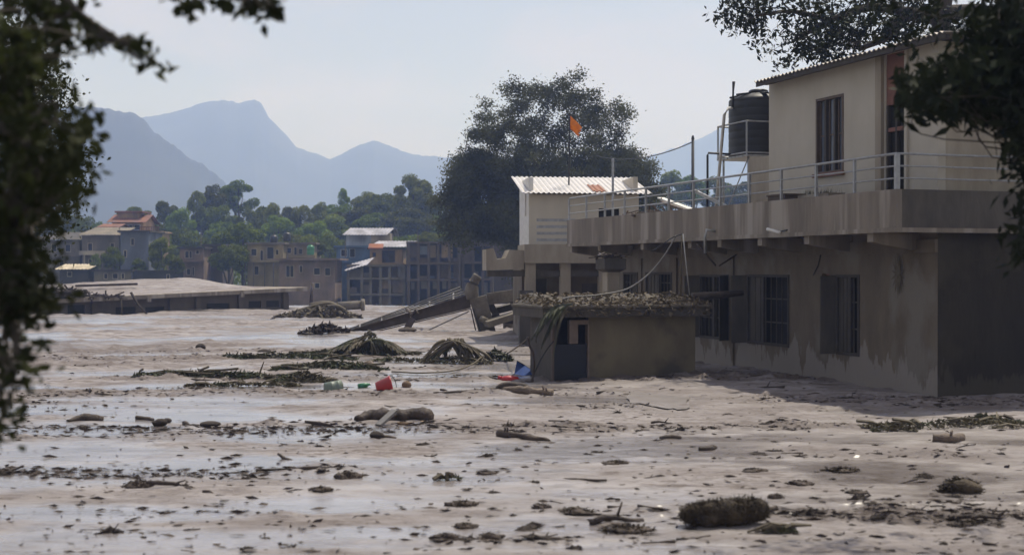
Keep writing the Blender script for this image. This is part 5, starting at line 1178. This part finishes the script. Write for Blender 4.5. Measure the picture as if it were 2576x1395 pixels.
# peaked heap with its long green tail
heap('frond_heap', 940, 897, 'peaked heap of brown fronds, left of the drooping banana stalks', 3.2, .8, .75, 520, 1, peak=lambda x: np.maximum(0, 1 - np.abs(x + .1) * 2.2) + .28 * (1 - np.abs(x)))
b0 = GM(930, 900); r2 = random.Random(4)
fo = empty('fallen_fronds', tuple(b0), 0, 'fallen palm fronds draped over the peaked heap', 'frond')
for k in range(9):
    a = Vector((r2.uniform(-.3, .3), r2.uniform(-.2, .3), .55 + r2.uniform(-.1, .2))); e = Vector((r2.choice((-1, 1)) * r2.uniform(.8, 1.7), r2.uniform(-.5, .4), .05)); m_ = MB()
    frond(m_, [a, a.lerp(e, .5) + Vector((0, 0, .12)), e], .34, 20, .5, k); obj('frond', m_, M['frond' if k % 3 else 'fronddry'], fo)
heap('weed_strip', 730, 909, 'long low strip of muddy weed trailing left of the peaked heap', 4.4, .32, .16, 380, 2, ('frondg', 'fronddry'))
heap('weed_strip', 880, 900, 'green weed mat against the foot of the peaked heap', 3.2, .4, .22, 340, 3, ('frondg', 'fronddry'))
heap('weed_strip', 1010, 912, 'sparse brown weed line between the two frond heaps', 1.9, .25, .12, 110, 12, ('frond', 'fronddry'))
def Gz(x, y, z, gy): g_ = G(x, gy); v = P(x, y, g_.y); return v
DP = G(1130, 912).y
def A(x, y, dd_=0): return P(x, y, DP + dd_)
def ragged(name, apex, foot, mt, label, base, n, seed, dfun):
    r2 = random.Random(seed); L_ = []
    for k in range(n):
        a = (apex[0] + r2.uniform(-1, 1) * apex[2], apex[1] + r2.uniform(0, 8)); f_ = r2.choice(foot); f_ = (f_[0] + r2.uniform(-14, 14), f_[1] + r2.uniform(-5, 4)); dd_ = r2.uniform(-.4, .4)
        m1 = (a[0] + (f_[0] - a[0]) * .35 + r2.uniform(-6, 6), a[1] + (f_[1] - a[1]) * .2 + r2.uniform(-5, 5)); m2 = (a[0] + (f_[0] - a[0]) * .75 + r2.uniform(-6, 6), a[1] + (f_[1] - a[1]) * .62 + r2.uniform(-5, 5))
        L_.append([dfun(*a, dd_ * .4), dfun(*m1, dd_ * .7), dfun(*m2, dd_), dfun(*f_, dd_)])
    o = empty(name, tuple(base), 0, label, 'stalks')
    for k, pts in enumerate(L_):
        c = smooth_pts([Vector(p) - base for p in pts], 4); q = r2.uniform(.03, .085)
        obj('stalk', MB().tube(c, [q * (1 - .5 * i / (len(c) - 1)) * r2.uniform(.8, 1.2) for i in range(len(c))], 6), M[mt if k % 3 else 'frond'], o, True)
        if k % 3 == 0:
            m_ = MB(); frond(m_, [Vector(p) - base for p in pts], .22, 11, .9, seed * 50 + k, .05); obj('leaflets', m_, M['frond' if k % 4 else 'fronddry'], o)
    return o
ragged('banana_stalks', (1140, 852, 22), [(1062, 914), (1080, 915), (1105, 915), (1190, 915), (1212, 913), (1228, 914), (1175, 916)], 'fronddry', 'arched ragged bundle of drooping brown banana stalks in the mud', GM(1130, 915), 26, 3, A)
heap('frond_heap', 1150, 914, 'brown fronds matted round the foot of the drooping banana stalks', 2.2, .45, .22, 240, 6)
for q_, (x, y) in enumerate(((1165, 905), (1195, 908))):
    base_ = GM(x, y + 8); m_ = MB(); frond(m_, [A(1150, 858, -.3) - base_, A(x, y - 30, -.3) - base_, A(x + 30, y + 8, -.3) - base_], .3, 16, .7, 60 + q_)
    obj('torn_frond', m_, M['fronddry'], None, label=('short' if q_ == 0 else 'long') + ' torn frond hanging over the banana stalks', cat='frond', loc=base_)
heap('leaf_tuft', 1250, 908, 'tuft of green leaves between banana stalks and blue sheet', 1.0, .35, .36, 150, 7, ('frondg', 'fronddry'), leaf=.24)
heap('weed_strip', 530, 955, 'long low line of bright green weed stretching toward the left bank', 4.2, .25, .14, 330, 8, ('frondg', 'fronddry'))
heap('weed_strip', 830, 938, 'dark green weed bank behind the floating drum', 3.4, .4, .24, 430, 9, ('frondg', 'fronddry'))
heap('weed_strip', 760, 965, 'rounded muddy weed mound beside the floating drum', 1.6, .35, .28, 230, 10, ('frond', 'fronddry'))
heap('weed_strip', 610, 974, 'thin brown weed line left of the muddy weed mound', 3.0, .15, .08, 130, 11, ('frond', 'fronddry'))
pole('mud_log', [GM(905, 931, -.06), GM(930, 930, -.1), GM(955, 934, -.02)], [.09, .12, .05], 'woodlt', 'smooth log end poking from the dark green weed bank', 'log')
pole('long_branch', smooth_pts([GM(985, 942, -.03), GM(1060, 945, -.05), GM(1140, 938, -.05), GM(1185, 925, -.12), GM(1215, 912, -.2)]), .022, 'fronddry', 'thin curved branch lying on bright wet mud below the banana stalks', 'branch')
tb = GM(925, 900); DQ = tb.y
def T_(x, y, dd_=0): return P(x, y, DQ + dd_)
ragged('leaf_tent', (930, 852, 5), [(880, 900), (900, 903), (930, 904), (960, 902), (990, 896), (1020, 890), (870, 897)], 'frond', 'ragged muddy banana stems forming the peak of the frond heap', tb, 22, 5, T_)
# frond falling off the shed roof
fb = P(1345, 850, 35.6); fr_ = empty('hanging_frond', (fb.x, fb.y, 0.2), 0, 'green palm frond hanging off the left corner of the shed roof', 'frond')
for k, pts in enumerate(([(1440, 764), (1400, 772), (1365, 812), (1335, 852)], [(1425, 768), (1398, 792), (1378, 830), (1362, 868)], [(1405, 764), (1372, 790), (1350, 832), (1348, 862)], [(1430, 770), (1410, 800), (1398, 850), (1390, 905)])):
    m_ = MB(); frond(m_, [P(x, y, 35.7 - .15 * k) - Vector((fb.x, fb.y, .2)) for x, y in pts], .30, 30, .75, 70 + k, .045); obj('frond', m_, M['frondg' if k < 3 else 'frond'], fr_)
cable(P(1330, 848, 35.6), GM(1262, 893), .05, .022, 'taut brown rope from the hanging frond to the green leaf tuft', 'rope', 'fronddry')
cable(P(1392, 858, 35.4), GM(1340, 950), -.1, .018, 'thin cable from shed door to the blue sheet', 'rope', 'cable')
pole('stake', smooth_pts([GM(1336, 957, .1), P(1343, 925, 36.0), P(1341, 890, 35.9), P(1330, 866, 35.8), P(1328, 846, 35.8)]), [.05, .05, .045] + [.03] * 27 + [.05] * 3, 'wood', 'dark bent stake standing between blue sheet and shed', 'stake')

# ------------------------------------------------------------------ floating household things
o = empty('red_bucket', tuple(GM(967, 983, .17)), 0.0, 'bright red plastic bucket tipped on its side in the mud', 'bucket'); o.scale = (.8, .8, .8)
bk = MB().lathe([(.20, 0), (.29, .42), (.31, .43), (.31, .47), (.27, .47), (.18, .04)], 20)
rm = Matrix.Rotation(R(78), 4, 'Y') @ Matrix.Rotation(R(-12), 4, 'X'); bk.v = [tuple(rm @ Vector(v) + Vector((-.25, 0, .22))) for v in bk.v]
obj('body', bk, M['red'], o, True)
hd = MB().tube([rm @ Vector((.31 * math.cos(t), .31 * math.sin(t) * .9, .47 + .18 * math.sin(t))) + Vector((-.25, 0, .22)) for t in [math.pi * k / 10 for k in range(11)]], .012, 5); obj('handle', hd, M['cable'], o)
o = empty('drum', tuple(GM(838, 981, .12)), .35, 'grey-green drum half sunk in wet mud', 'drum')
dm = MB().lathe([(.22, -.35), (.24, -.34), (.24, -.1), (.255, -.08), (.24, -.06), (.24, .16), (.255, .18), (.24, .2), (.24, .34), (.22, .35)], 18); rm = Matrix.Rotation(R(84), 4, 'Y'); dm.v = [tuple(rm @ Vector(v) + Vector((0, 0, .16))) for v in dm.v]
obj('body', dm, M['greengrey'], o, True)
obj('lid', MB().tube([rm @ Vector((0, 0, .35)) + Vector((0, 0, .16)), rm @ Vector((0, 0, .375)) + Vector((0, 0, .16))], .2, 18), M['steelgrey'], o)
o.scale = (.62, .62, .8)
o = empty('green_bottle', tuple(GM(914, 978, .03)), .5, 'small bright green plastic bottle between drum and red bucket', 'bottle')
obj('body', MB().tube([(-.14, 0, .07), (.08, 0, .09), (.14, 0, .1), (.17, 0, .1)], [.06, .06, .03, .025], 10), M['green'], o, True); obj('cap', MB().tube([(.171, 0, .1), (.2, 0, .1)], .03, 10), M['white'], o)
def lump_mesh(seed, mt, nr=9, ns=14, rough=.35, sq=(1, 1, 1)):
    vs_, fs_ = [], []; r2 = np.random.default_rng(seed); ph = r2.uniform(0, 50)
    for i in range(nr + 1):
        th = math.pi * i / nr
        for j in range(ns):
            f_ = 2 * math.pi * j / ns; x, y, z = math.sin(th) * math.cos(f_), math.sin(th) * math.sin(f_), math.cos(th)
            s = 1 + rough * float(fbm(x * 1.7 + ph + z, y * 1.7 + ph - z * .7, 3, seed % 7)) * 2
            vs_.append((x * s * sq[0], y * s * sq[1], z * s * sq[2]))
    for i in range(nr):
        for j in range(ns): fs_.append((i * ns + j, i * ns + (j + 1) % ns, (i + 1) * ns + (j + 1) % ns, (i + 1) * ns + j))
    return MB().add(vs_, fs_).mesh('lump', mt, True)
def lump(name, xd, yd, wd, hd_, mt, label, cat, seed, group=None, sink=.3, rough=.35, deep=None):
    g_ = G(xd, yd); s = g_.y / FD; a = wd * s / 2; h = hd_ * s / (2 - sink)
    o = obj(name, lump_mesh(seed, M[mt], rough=rough), M[mt], None, label=label, cat=cat, group=group)
    o.location = (g_.x, g_.y + (deep or a * .4), onmud(g_.x, g_.y) + h * (1 - sink)); o.scale = (a, deep or a * .7, h); o.rotation_euler = (0, 0, 0); return o
lump('coconut', 1022, 982, 25, 16, 'tan', 'round tan coconut husk right of the red bucket', 'coconut', 3, rough=.08, sink=.5)
lump('round_husk', 503, 881, 26, 17, 'clod', 'lone round dark husk on the far open mud', 'husk', 4, rough=.12, sink=.4)
lump('mud_lump', 662, 888, 36, 10, 'clod', 'low dark hump right of the lone round husk', 'lump', 5)
o = empty('red_jerrycan', tuple(GM(1281, 958, .05)), .12, 'squashed red jerrycan in front of the blue sheet', 'jerrycan')
jc = lump_mesh(21, M['red'], sq=(.26, .12, .095), rough=.16); jb = obj('body', jc, M['red'], o); jb.location = (0, 0, .10)
obj('neck', MB().tube([(-.22, 0, .12), (-.31, 0, .15)], [.055, .05], 10), M['red'], o, True)
bq = G(1318, 943); bl = [P(1293, 940, bq.y - .1), P(1300, 907, bq.y + .1), P(1320, 918, bq.y + .15), P(1346, 935, bq.y), P(1338, 942, bq.y - .15), P(1315, 944, bq.y - .3)]
cbase = GM(1318, 944, .02); bl = [p - cbase for p in bl]; bk_ = [p + Vector((.05, .35, -.05 if p.z > .1 else 0)) for p in bl]
o = empty('blue_sheet', tuple(cbase), 0, 'crumpled blue plastic sheet beside the shed corner', 'sheet')
obj('panel', MB().add(bl + bk_, [(0, 1, 2, 5), (2, 3, 4, 5), (6, 11, 8, 7), (8, 11, 10, 9)] + [(i, (i + 1) % 6, 6 + (i + 1) % 6, 6 + i) for i in range(6)]), M['blue'], o)
obj('hem', MB().tube([bl[1], bl[2], bl[3]], .015, 5), M['dblue'], o)

# ------------------------------------------------------------------ logs and trunks
def log(name, ctrl, rad, mt, label, sink=.35, cat='log', group=None, knots=True, dy=0.0):
    pts = [GM(x, y) for x, y in ctrl]; rs = rad if hasattr(rad, '__len__') else [rad] * len(pts)
    pts = [p + Vector((0, 0, r * (1 - sink * 1.2))) for p, r in zip(pts, rs)]
    sp2 = smooth_pts(pts, 6); rr = np.interp(np.linspace(0, 1, len(sp2)), np.linspace(0, 1, len(rs)), rs)
    sd = int(ctrl[0][0] * 7 + ctrl[0][1]); rr = [r * (1 + .3 * float(fbm(k * .45 + sd, 1.3, 3, 2))) for k, r in enumerate(rr)]
    base_ = Vector(sp2[len(sp2) // 2]); base_.z = onmud(base_.x, base_.y)
    o = empty(name, tuple(base_), 0, label, cat, group)
    tm_ = MB().tube([p - base_ for p in sp2], rr, 12); tm_.v = [tuple(Vector(v) + Vector((.3, 1, 1)) * (float(fbm(v[0] * 6 + sd, (v[1] + v[2]) * 14 + sd, 3, 4)) * max(rr) * .9)) for v in tm_.v]
    obj('trunk', tm_, M[mt], o, True)
    r2 = random.Random(sd)
    if knots:
        for k in range(2):
            i = r2.randrange(2, len(sp2) - 2); p = sp2[i] - base_; d = Vector((r2.uniform(-.3, .3), r2.uniform(-.6, -.2), r2.uniform(.3, .9))).normalized() * rr[i] * 2.0
            obj('branch_stub', MB().tube([p, p + d], [rr[i] * .35, rr[i] * .22], 7), M[mt], o, True)
    return o
log('log', [(895, 1056), (940, 1052), (985, 1056)], [.06, .13, .14], 'wood', 'tapered dark log end left of the slanting board', knots=False)
log('log', [(1000, 1054), (1045, 1052), (1082, 1055)], [.13, .14, .13], 'wood', 'blunt dark log right of the slanting board', knots=False)
plank('board', GM(951, 1067, -.01), GM(993, 1062, -.26), .17, .05, M['steelgrey'], 'grey board slanting across the two dark logs', 'board')
log('small_log', [(1000, 1064), (1045, 1066), (1066, 1062)], [.03, .035, .03], 'tan', 'thin orange-brown stick under the blunt dark log', knots=False, cat='stick')
bq = G(1290, 990)
log('curved_root', [(1090, 992), (1150, 993), (1245, 988)], [.03, .045, .06], 'wood', 'thin dark root trailing left of the arched black root', cat='root')
arch = [GM(1248, 990, .1), P(1255, 974, bq.y), P(1275, 967, bq.y), P(1305, 969, bq.y), P(1324, 974, bq.y), GM(1334, 985, .1)]
pole('arched_root', smooth_pts(arch), .075, 'wood', 'black arched root humped above the pale log', 'root')
log('log', [(1262, 990), (1310, 995), (1350, 997), (1390, 998)], [.06, .10, .10, .09], 'woodlt', 'pale stripped log lying under the arched black root')
log('branch', [(1255, 1096), (1300, 1102), (1345, 1106), (1385, 1108)], [.075, .06, .055, .02], 'wood', 'knobbly brown branch on open mud below the pale stripped log', cat='branch')
log('stick', [(1410, 1074), (1450, 1075), (1482, 1072)], [.02, .022, .05], 'wood', 'short stick with a knob end right of the knobbly branch', cat='stick', knots=False)
log('log', [(2346, 1112), (2385, 1113), (2420, 1108)], [.085, .09, .07], 'woodlt', 'short pale log below the green leaf litter near the house')
log('driftwood', [(168, 1056), (210, 1052), (258, 1052)], [.03, .085, .06], 'wood', 'long dark driftwood spindle beside a pale puddle on the left', cat='driftwood', knots=False)
log('driftwood', [(342, 1048), (365, 1049), (385, 1051)], [.05, .04, .03], 'wood', 'short stick beside the twin dark stumps', cat='driftwood', knots=False)
lump('stump', 397, 1065, 36, 18, 'clod', 'dark rounded stump with paler root beside it', 'stump', 31, rough=.7)
lump('stump', 418, 1056, 24, 12, 'wood', 'small forked stump against the dark rounded stump', 'stump', 32)
lump('dark_hump', 526, 1068, 54, 13, 'clod', 'smooth black hump right of the twin dark stumps', 'hump', 33, rough=.06)
log('stick', [(463, 1062), (478, 1066), (500, 1067)], [.05, .025, .012], 'wood', 'small knobbed stick pointing at the smooth black hump', cat='stick', knots=False)
lump('bark_clump', 946, 1098, 40, 15, 'clod', 'dark bark clump under the grey slanting board', 'clump', 34)
log('bark_strip', [(965, 1096), (985, 1098), (995, 1100)], [.03, .02, .015], 'woodlt', 'thin bark strip beside the dark bark clump', cat='bark', knots=False)
log('stick', [(1660, 1103), (1690, 1102), (1712, 1104)], [.03, .045, .03], 'wood', 'dark spindle stick on smooth mud below the shed', cat='stick', knots=False)
log('stick', [(1758, 1135), (1785, 1134), (1800, 1130)], [.04, .05, .03], 'wood', 'dark hooked stick on open mud before the house', cat='stick', knots=False)
M['palemud'] = mat('pale_smooth_mud', (.30, .272, .262), (.22, .195, .182), .3, 1.6)  # for a smooth pale tongue of mud, added as a thin surface
V_, F_ = [], []; pb_ = GM(1655, 1015)
for i in range(15):
    for k in range(7):
        a = G(1580 + 150 * i / 14 + 6 * math.sin(k * 1.7), 992 + 34 * k / 6 + 12 * i / 14 - 6); V_.append(Vector((a.x, a.y, onmud(a.x, a.y) + .03)) - pb_)
for i in range(14):
    for k in range(6): a = i * 7 + k; F_.append((a, a + 7, a + 8, a + 1))
obj('mud_tongue', MB().add(V_, F_), M['palemud'], None, True, label='smooth pale tongue of mud before the shed', cat='sheet', loc=pb_)
# pipe and drowned debris far behind
pp_ = [P(850, 770, 92), P(912, 766, 92)]; po = empty('concrete_pipe', (pp_[0].x, pp_[0].y, onmud(pp_[0].x, 92)), 0, 'muddy pipe length beside the far debris mound', 'pipe'); b_ = Vector(po.location)
obj('barrel', MB().tube([pp_[0] - b_, pp_[1] - b_], .30, 14), M['pier'], po, True); obj('socket', MB().tube([pp_[1] - b_ - Vector((.1, 0, 0)), pp_[1] - b_ + Vector((.12, 0, 0))], .40, 14), M['pier'], po, True)
bundle('root_mass', [[P(715, 800, 84), P(770, 778, 84), P(830, 764, 84), P(870, 786, 84)], [P(735, 803, 83), P(790, 782, 83), P(845, 770, 83), P(880, 790, 83)], [P(760, 803, 82), P(800, 788, 82), P(822, 782, 82), P(850, 800, 82)], [P(780, 770, 86), P(826, 762, 86), P(868, 778, 86)], [P(745, 790, 85), P(800, 770, 85), P(850, 766, 85)]], 'fronddry', 'grey tangle of muddy roots beside the far pipe', 'roots', GM(800, 798), .24)
heap('root_heap', 800, 800, 'muddy debris matted under the far tangle of roots', 5.2, 1.2, .75, 420, 15, ('fronddry', 'fronddry'), leaf=.5)
pole('dead_stick', [GM(868, 778), P(862, 770, 90), P(858, 766, 90)], .06, 'wood', 'dark stick poking up right of the far pipe', 'stick')
heap('twig_tangle', 815, 846, 'dark twig tangle where the fallen bridge enters the mud', 2.2, .5, .4, 90, 16, ('wood', 'wood'), leaf=.5)
lump('mud_rock', 1022, 842, 44, 12, 'clod', 'dark flat rock beneath the fallen bridge girder', 'rock', 35)

# coir roll and root ball in the foreground
cg = G(1832, 1332); co = empty('coir_roll', (cg.x, cg.y + .2, onmud(cg.x, cg.y + .2)), R(9), 'large shaggy brown fibre roll on the near mud', 'roll')
prf = [Vector((-.54 + 1.06 * k / 30, 0, .115 + .045 * k / 30)) for k in range(31)]
rr = [max(.015, (.135 + .035 * k / 30) * (1 - abs(k / 15 - 1) ** 3.2) ** .5 * (1 + .5 * float(fbm(k * .37, 4.2, 3, 3)))) for k in range(31)]
cm_ = MB().tube(prf, rr, 20); cm_.v = [tuple(Vector(v) + Vector((0, v[1], v[2] - .13)) * (.9 * float(fbm(v[0] * 9 + 3, v[1] * 9 + v[2] * 9, 3, 6)))) for v in cm_.v]
obj('core', cm_, M['fibre'], co, True)

fm = MB(); r2 = random.Random(9)
for k in range(4200):
    t = r2.uniform(-.53, .51); a = r2.uniform(0, 6.28); rr_ = (.14 + .03 * max(0, t)) * max(.1, 1 - abs(t / .535) ** 3.2) ** .5 * r2.uniform(.80, 1.16) * (1 + .35 * float(fbm(t * 5, a * 1.2, 3, 4))); c = Vector((t, rr_ * math.cos(a), .135 + .03 * t + rr_ * math.sin(a)))
    d = Vector((r2.gauss(0, .6), math.cos(a) * .5 + r2.gauss(0, .5), math.sin(a) * .5 + r2.gauss(0, .5))).normalized() * r2.uniform(.02, .085); s = Vector((r2.gauss(0, 1), r2.gauss(0, 1), r2.gauss(0, 1))).normalized() * .008
    fm.add([c - d - s, c - d + s, c + d], [(0, 1, 2)])
obj('fibres', fm, M['fibre'], co, kind='stuff')
def rootball(xd, yd, wd, hd_, seed, label, mt='fibre', nf=700, name='root_clump', cat='clump', group=None):
    g_ = G(xd, yd); s = g_.y / FD; a = wd * s / 2; h = hd_ * s
    o = empty(name, (g_.x, g_.y + a * .4, onmud(g_.x, g_.y + a * .4) - h * .1), 0, label, cat, group); r2 = random.Random(seed)
    q = obj('core', lump_mesh(seed, M[mt], sq=(a * .75, a * .5, h * .36), rough=1.2), M[mt], o); q.location = (0, 0, h * .18)
    m_ = MB()
    for k in range(nf):
        an = r2.uniform(0, 6.28); el = r2.uniform(-.1, 1.5); u = Vector((math.cos(an) * math.cos(el) * a, math.sin(an) * math.cos(el) * a * .65, math.sin(el) * h * .62 + h * .08)) * r2.uniform(.55, 1.0)
        d = Vector((r2.gauss(0, 1), r2.gauss(0, .6), r2.gauss(.1, .45))).normalized() * a * r2.uniform(.06, .24); s_ = Vector((r2.gauss(0, 1), r2.gauss(0, 1), r2.gauss(0, 1))).normalized() * a * r2.uniform(.02, .07)
        m_.add([u - s_, u + s_, u + d * .6 + s_ * .6, u + d], [(0, 1, 2, 3)])
    obj('rootlets', m_, M['fibre' if seed % 2 else 'clod'], o, kind='stuff'); return o
rootball(2424, 1240, 122, 56, 51, 'large shaggy brown root ball on the near mud before the house', nf=1500, name='root_ball')
RB = [(345, 1226, 88, 26, 'low dark root clump below the long bright puddle'), (805, 1243, 62, 16, 'thin spiky root clump left of centre mud'), (872, 1203, 62, 30, 'pointed root clump among scattered bark on the centre mud'), (1160, 1276, 72, 24, 'wedge-shaped root clump with a raised right end'),
      (1120, 1358, 66, 26, 'dark clump with yellowish stalks at its right end'), (1168, 1330, 60, 20, 'upturned brown root fork behind the yellow-stalked clump'), (1232, 1362, 70, 30, 'dark clump with a looped root on top'), (1580, 1342, 130, 30, 'long dark root clump left of the fibre roll'), (1360, 1278, 52, 20, 'rounded brown clump among flat leaf scraps'),
      (1450, 1296, 90, 18, 'flat trailing root clump below the rounded brown clump'), (2015, 1222, 66, 18, 'flat root clump with pale stems behind the fibre roll'), (2120, 1190, 90, 16, 'trailing dark root line before the house shadow'), (2330, 1205, 50, 22, 'small tufted clump left of the large root ball'), (2160, 1245, 56, 16, 'flattened brown clump left of the small tufted clump'),
      (1955, 1255, 40, 22, 'small clump with an upright twig right of the fibre roll'), (2440, 1322, 90, 16, 'low leafy clump below the large root ball'), (600, 1080, 40, 10, 'tiny root clump on the pale left puddle'), (1550, 1170, 60, 12, 'flat scrap of roots by the blue-tinted puddle'), (1220, 1196, 50, 14, 'spiky scrap in the blue-tinted puddle'), (1900, 1190, 60, 14, 'flat dark root scrap on mud before the house')]
for k, (x, y, wd, h, lb) in enumerate(RB): rootball(x, y, wd * 1.15, h, 60 + k, lb, 'clod', 380)
heap('leaf_litter', 2390, 1078, 'green leaf litter strip at the edge of the house shadow', 3.4, .5, .12, 300, 41, ('frond', 'fronddry'), leaf=.13)
heap('leaf_litter', 2480, 1070, 'dark leafy branch heap at the edge of the house shadow', 1.6, .35, .2, 170, 42, ('frondg', 'wood'), leaf=.15)
heap('leaf_litter', 2250, 1087, 'small leaf pile left of the green litter strip', .8, .25, .12, 90, 43, ('frond', 'fronddry'), leaf=.12)
for k, (x, y, lb) in enumerate(((1130, 1208, 'yellow-green leaf bunch on the centre mud'), (1965, 1340, 'single green leaf bundle right of the fibre roll'))):
    heap('leaf_bunch', x, y, lb, .34, .08, .06, 40, 90 + k, ('frondg', 'fronddry'), leaf=.1)

# ------------------------------------------------------------------ countless small clods, bark bits and sticks
def shard_mesh(seed, mt):       # ragged handful of bark, roots and mud
    r2 = random.Random(seed); m_ = MB()
    for k in range(r2.randrange(3, 7)):
        c = Vector((r2.uniform(-.4, .4), r2.uniform(-.25, .25), r2.uniform(0, .2))); n_ = r2.randrange(5, 8); e = r2.uniform(.18, .5)
        ring = [c + Vector((math.cos(2 * math.pi * j / n_) * e * r2.uniform(.5, 1.6), math.sin(2 * math.pi * j / n_) * e * r2.uniform(.4, 1.0), r2.uniform(-.35, .1))) for j in range(n_)]
        top = c + Vector((r2.gauss(0, .15), r2.gauss(0, .1), e * r2.uniform(.4, 1.3)))
        m_.add(ring + [top], [(j, (j + 1) % n_, n_) for j in range(n_)])
    for k in range(r2.randrange(2, 6)):
        a = Vector((r2.uniform(-.3, .3), r2.uniform(-.2, .2), r2.uniform(0, .2))); d = Vector((r2.gauss(0, .6), r2.gauss(0, .3), r2.gauss(.15, .3)))
        m_.tube([a - d * .5, a + Vector((0, 0, r2.gauss(0, .1))), a + d], [.05, .06, .025], 4)
    for k in range(8):
        a = Vector((r2.uniform(-.45, .45), r2.uniform(-.3, .3), r2.uniform(0, .2))); d = Vector((r2.gauss(0, .35), r2.gauss(0, .25), r2.gauss(.1, .25))); s_ = Vector((r2.gauss(0, .07), r2.gauss(0, .07), r2.gauss(0, .05)))
        m_.add([a - s_, a + s_, a + d + s_ * .6, a + d * 1.2], [(0, 1, 2, 3)])
    return m_.mesh('shards', mt)
CLODS = [shard_mesh(100 + k, M['clod']) for k in range(16)]
def chip_mesh(seed, mt):
    r2 = random.Random(seed); pts = [Vector((-.5, 0, 0))]
    for k in range(4): pts.append(pts[-1] + Vector((.25, r2.gauss(0, .07), r2.gauss(0, .05))))
    m_ = MB().tube(pts, [r2.uniform(.03, .075) for _ in pts], 6)
    if seed % 2: m_.tube([pts[2], pts[2] + Vector((r2.uniform(.1, .3), r2.uniform(-.2, .2), r2.uniform(.1, .25)))], [.03, .015], 5)
    return m_.mesh('stick', mt, True)
STICKS = [chip_mesh(200 + k, M['wood']) for k in range(8)]
def free(x, y):                 # keep clods out of the house, shed and trunks
    lx, ly = (x - CB.x) * ct + (y - CB.y) * st_, -(x - CB.x) * st_ + (y - CB.y) * ct
    if lx > 1.1 and -1 < ly < 22: return False
    dx_, dy_ = x - sp_.x, y - sp_.y; lx, ly = dx_ * ct + dy_ * st_, -dx_ * st_ + dy_ * ct
    return not (-.7 < lx < 4.9 and -.5 < ly < 2.3)
def scatter(n, meshes, name, label, cat, group, smin, smax, ymin, ymax, flat, seed, sink):
    r2 = random.Random(seed); k = 0
    while k < n:
        yd = ymin + (ymax - ymin) * r2.random() ** .9; xd = r2.uniform(-60, 2640); g_ = G(xd, yd)
        dens = float(sstep(.0, .16, fbm(g_.x * .10 + 3, g_.y * .55, 4, 21))) * .93 + .07
        if xd < 700 and yd > 1100: dens *= .5
        if r2.random() > dens or not free(g_.x, g_.y): continue
        o = bpy.data.objects.new(name, meshes[r2.randrange(len(meshes))]); sc.collection.objects.link(o)
        s = smin * (smax / smin) ** (r2.random() ** 1.6)
        if flat: o.scale = (s * r2.uniform(.8, 1.8), s * r2.uniform(.6, 1.0), s * r2.uniform(.3, .7)); o.rotation_euler = (r2.gauss(0, .1), r2.gauss(0, .1), r2.uniform(-.5, .5))
        else: o.scale = (s * r2.uniform(.9, 2.2), s * r2.uniform(.7, 1.2), s * r2.uniform(.8, 1.2)); o.rotation_euler = (r2.gauss(0, .15), r2.gauss(0, .12), r2.uniform(-.7, .7))
        o.location = (g_.x, g_.y, onmud(g_.x, g_.y) + o.scale[2] * sink); tag(o, label, cat, group); k += 1
scatter(280, CLODS, 'mud_clod', 'small dark clod of muddy plant debris on the open mud flat', 'clod', 'dark clods strewn over the mud', .05, .20, 940, 1392, True, 1, .05)
scatter(110, STICKS, 'drift_stick', 'small dark stick or bark strip lying on the open mud flat', 'stick', 'sticks strewn over the mud', .16, .62, 900, 1392, False, 2, .03)
# litter too fine to count
g = np.random.default_rng(5); n = 60000
yd = 880 + 520 * g.random(n); xd = g.uniform(-80, 2660, n); d_ = EYE * FD / (yd - HYD); X_ = (xd - CXD) / FD * d_; Y_ = d_
den = sstep(.02, .16, fbm(X_ * .10 + 3, Y_ * .55, 4, 21)); keep = g.random(n) < den * .95 + .03
keep &= np.array([free(a, b) for a, b in zip(X_, Y_)]); X_, Y_ = X_[keep], Y_[keep]
v, f = leaves(np.stack([X_, Y_, mudz(X_, Y_) + .012], -1), .068, 6, flat=.85, asp=.45)
sv = v.reshape(-1, 4, 3); cc = sv.mean(1, keepdims=True); sc_ = np.random.default_rng(8).uniform(.35, 1.7, (len(sv), 1, 1)); v = (cc + (sv - cc) * sc_ * np.array([1.9, .9, .8])).reshape(-1, 3)
obj('fine_litter', npmesh('fine_litter', v, f, M['clod']), M['clod'], kind='stuff', label='fine dark plant litter scattered over the mud', cat='litter')
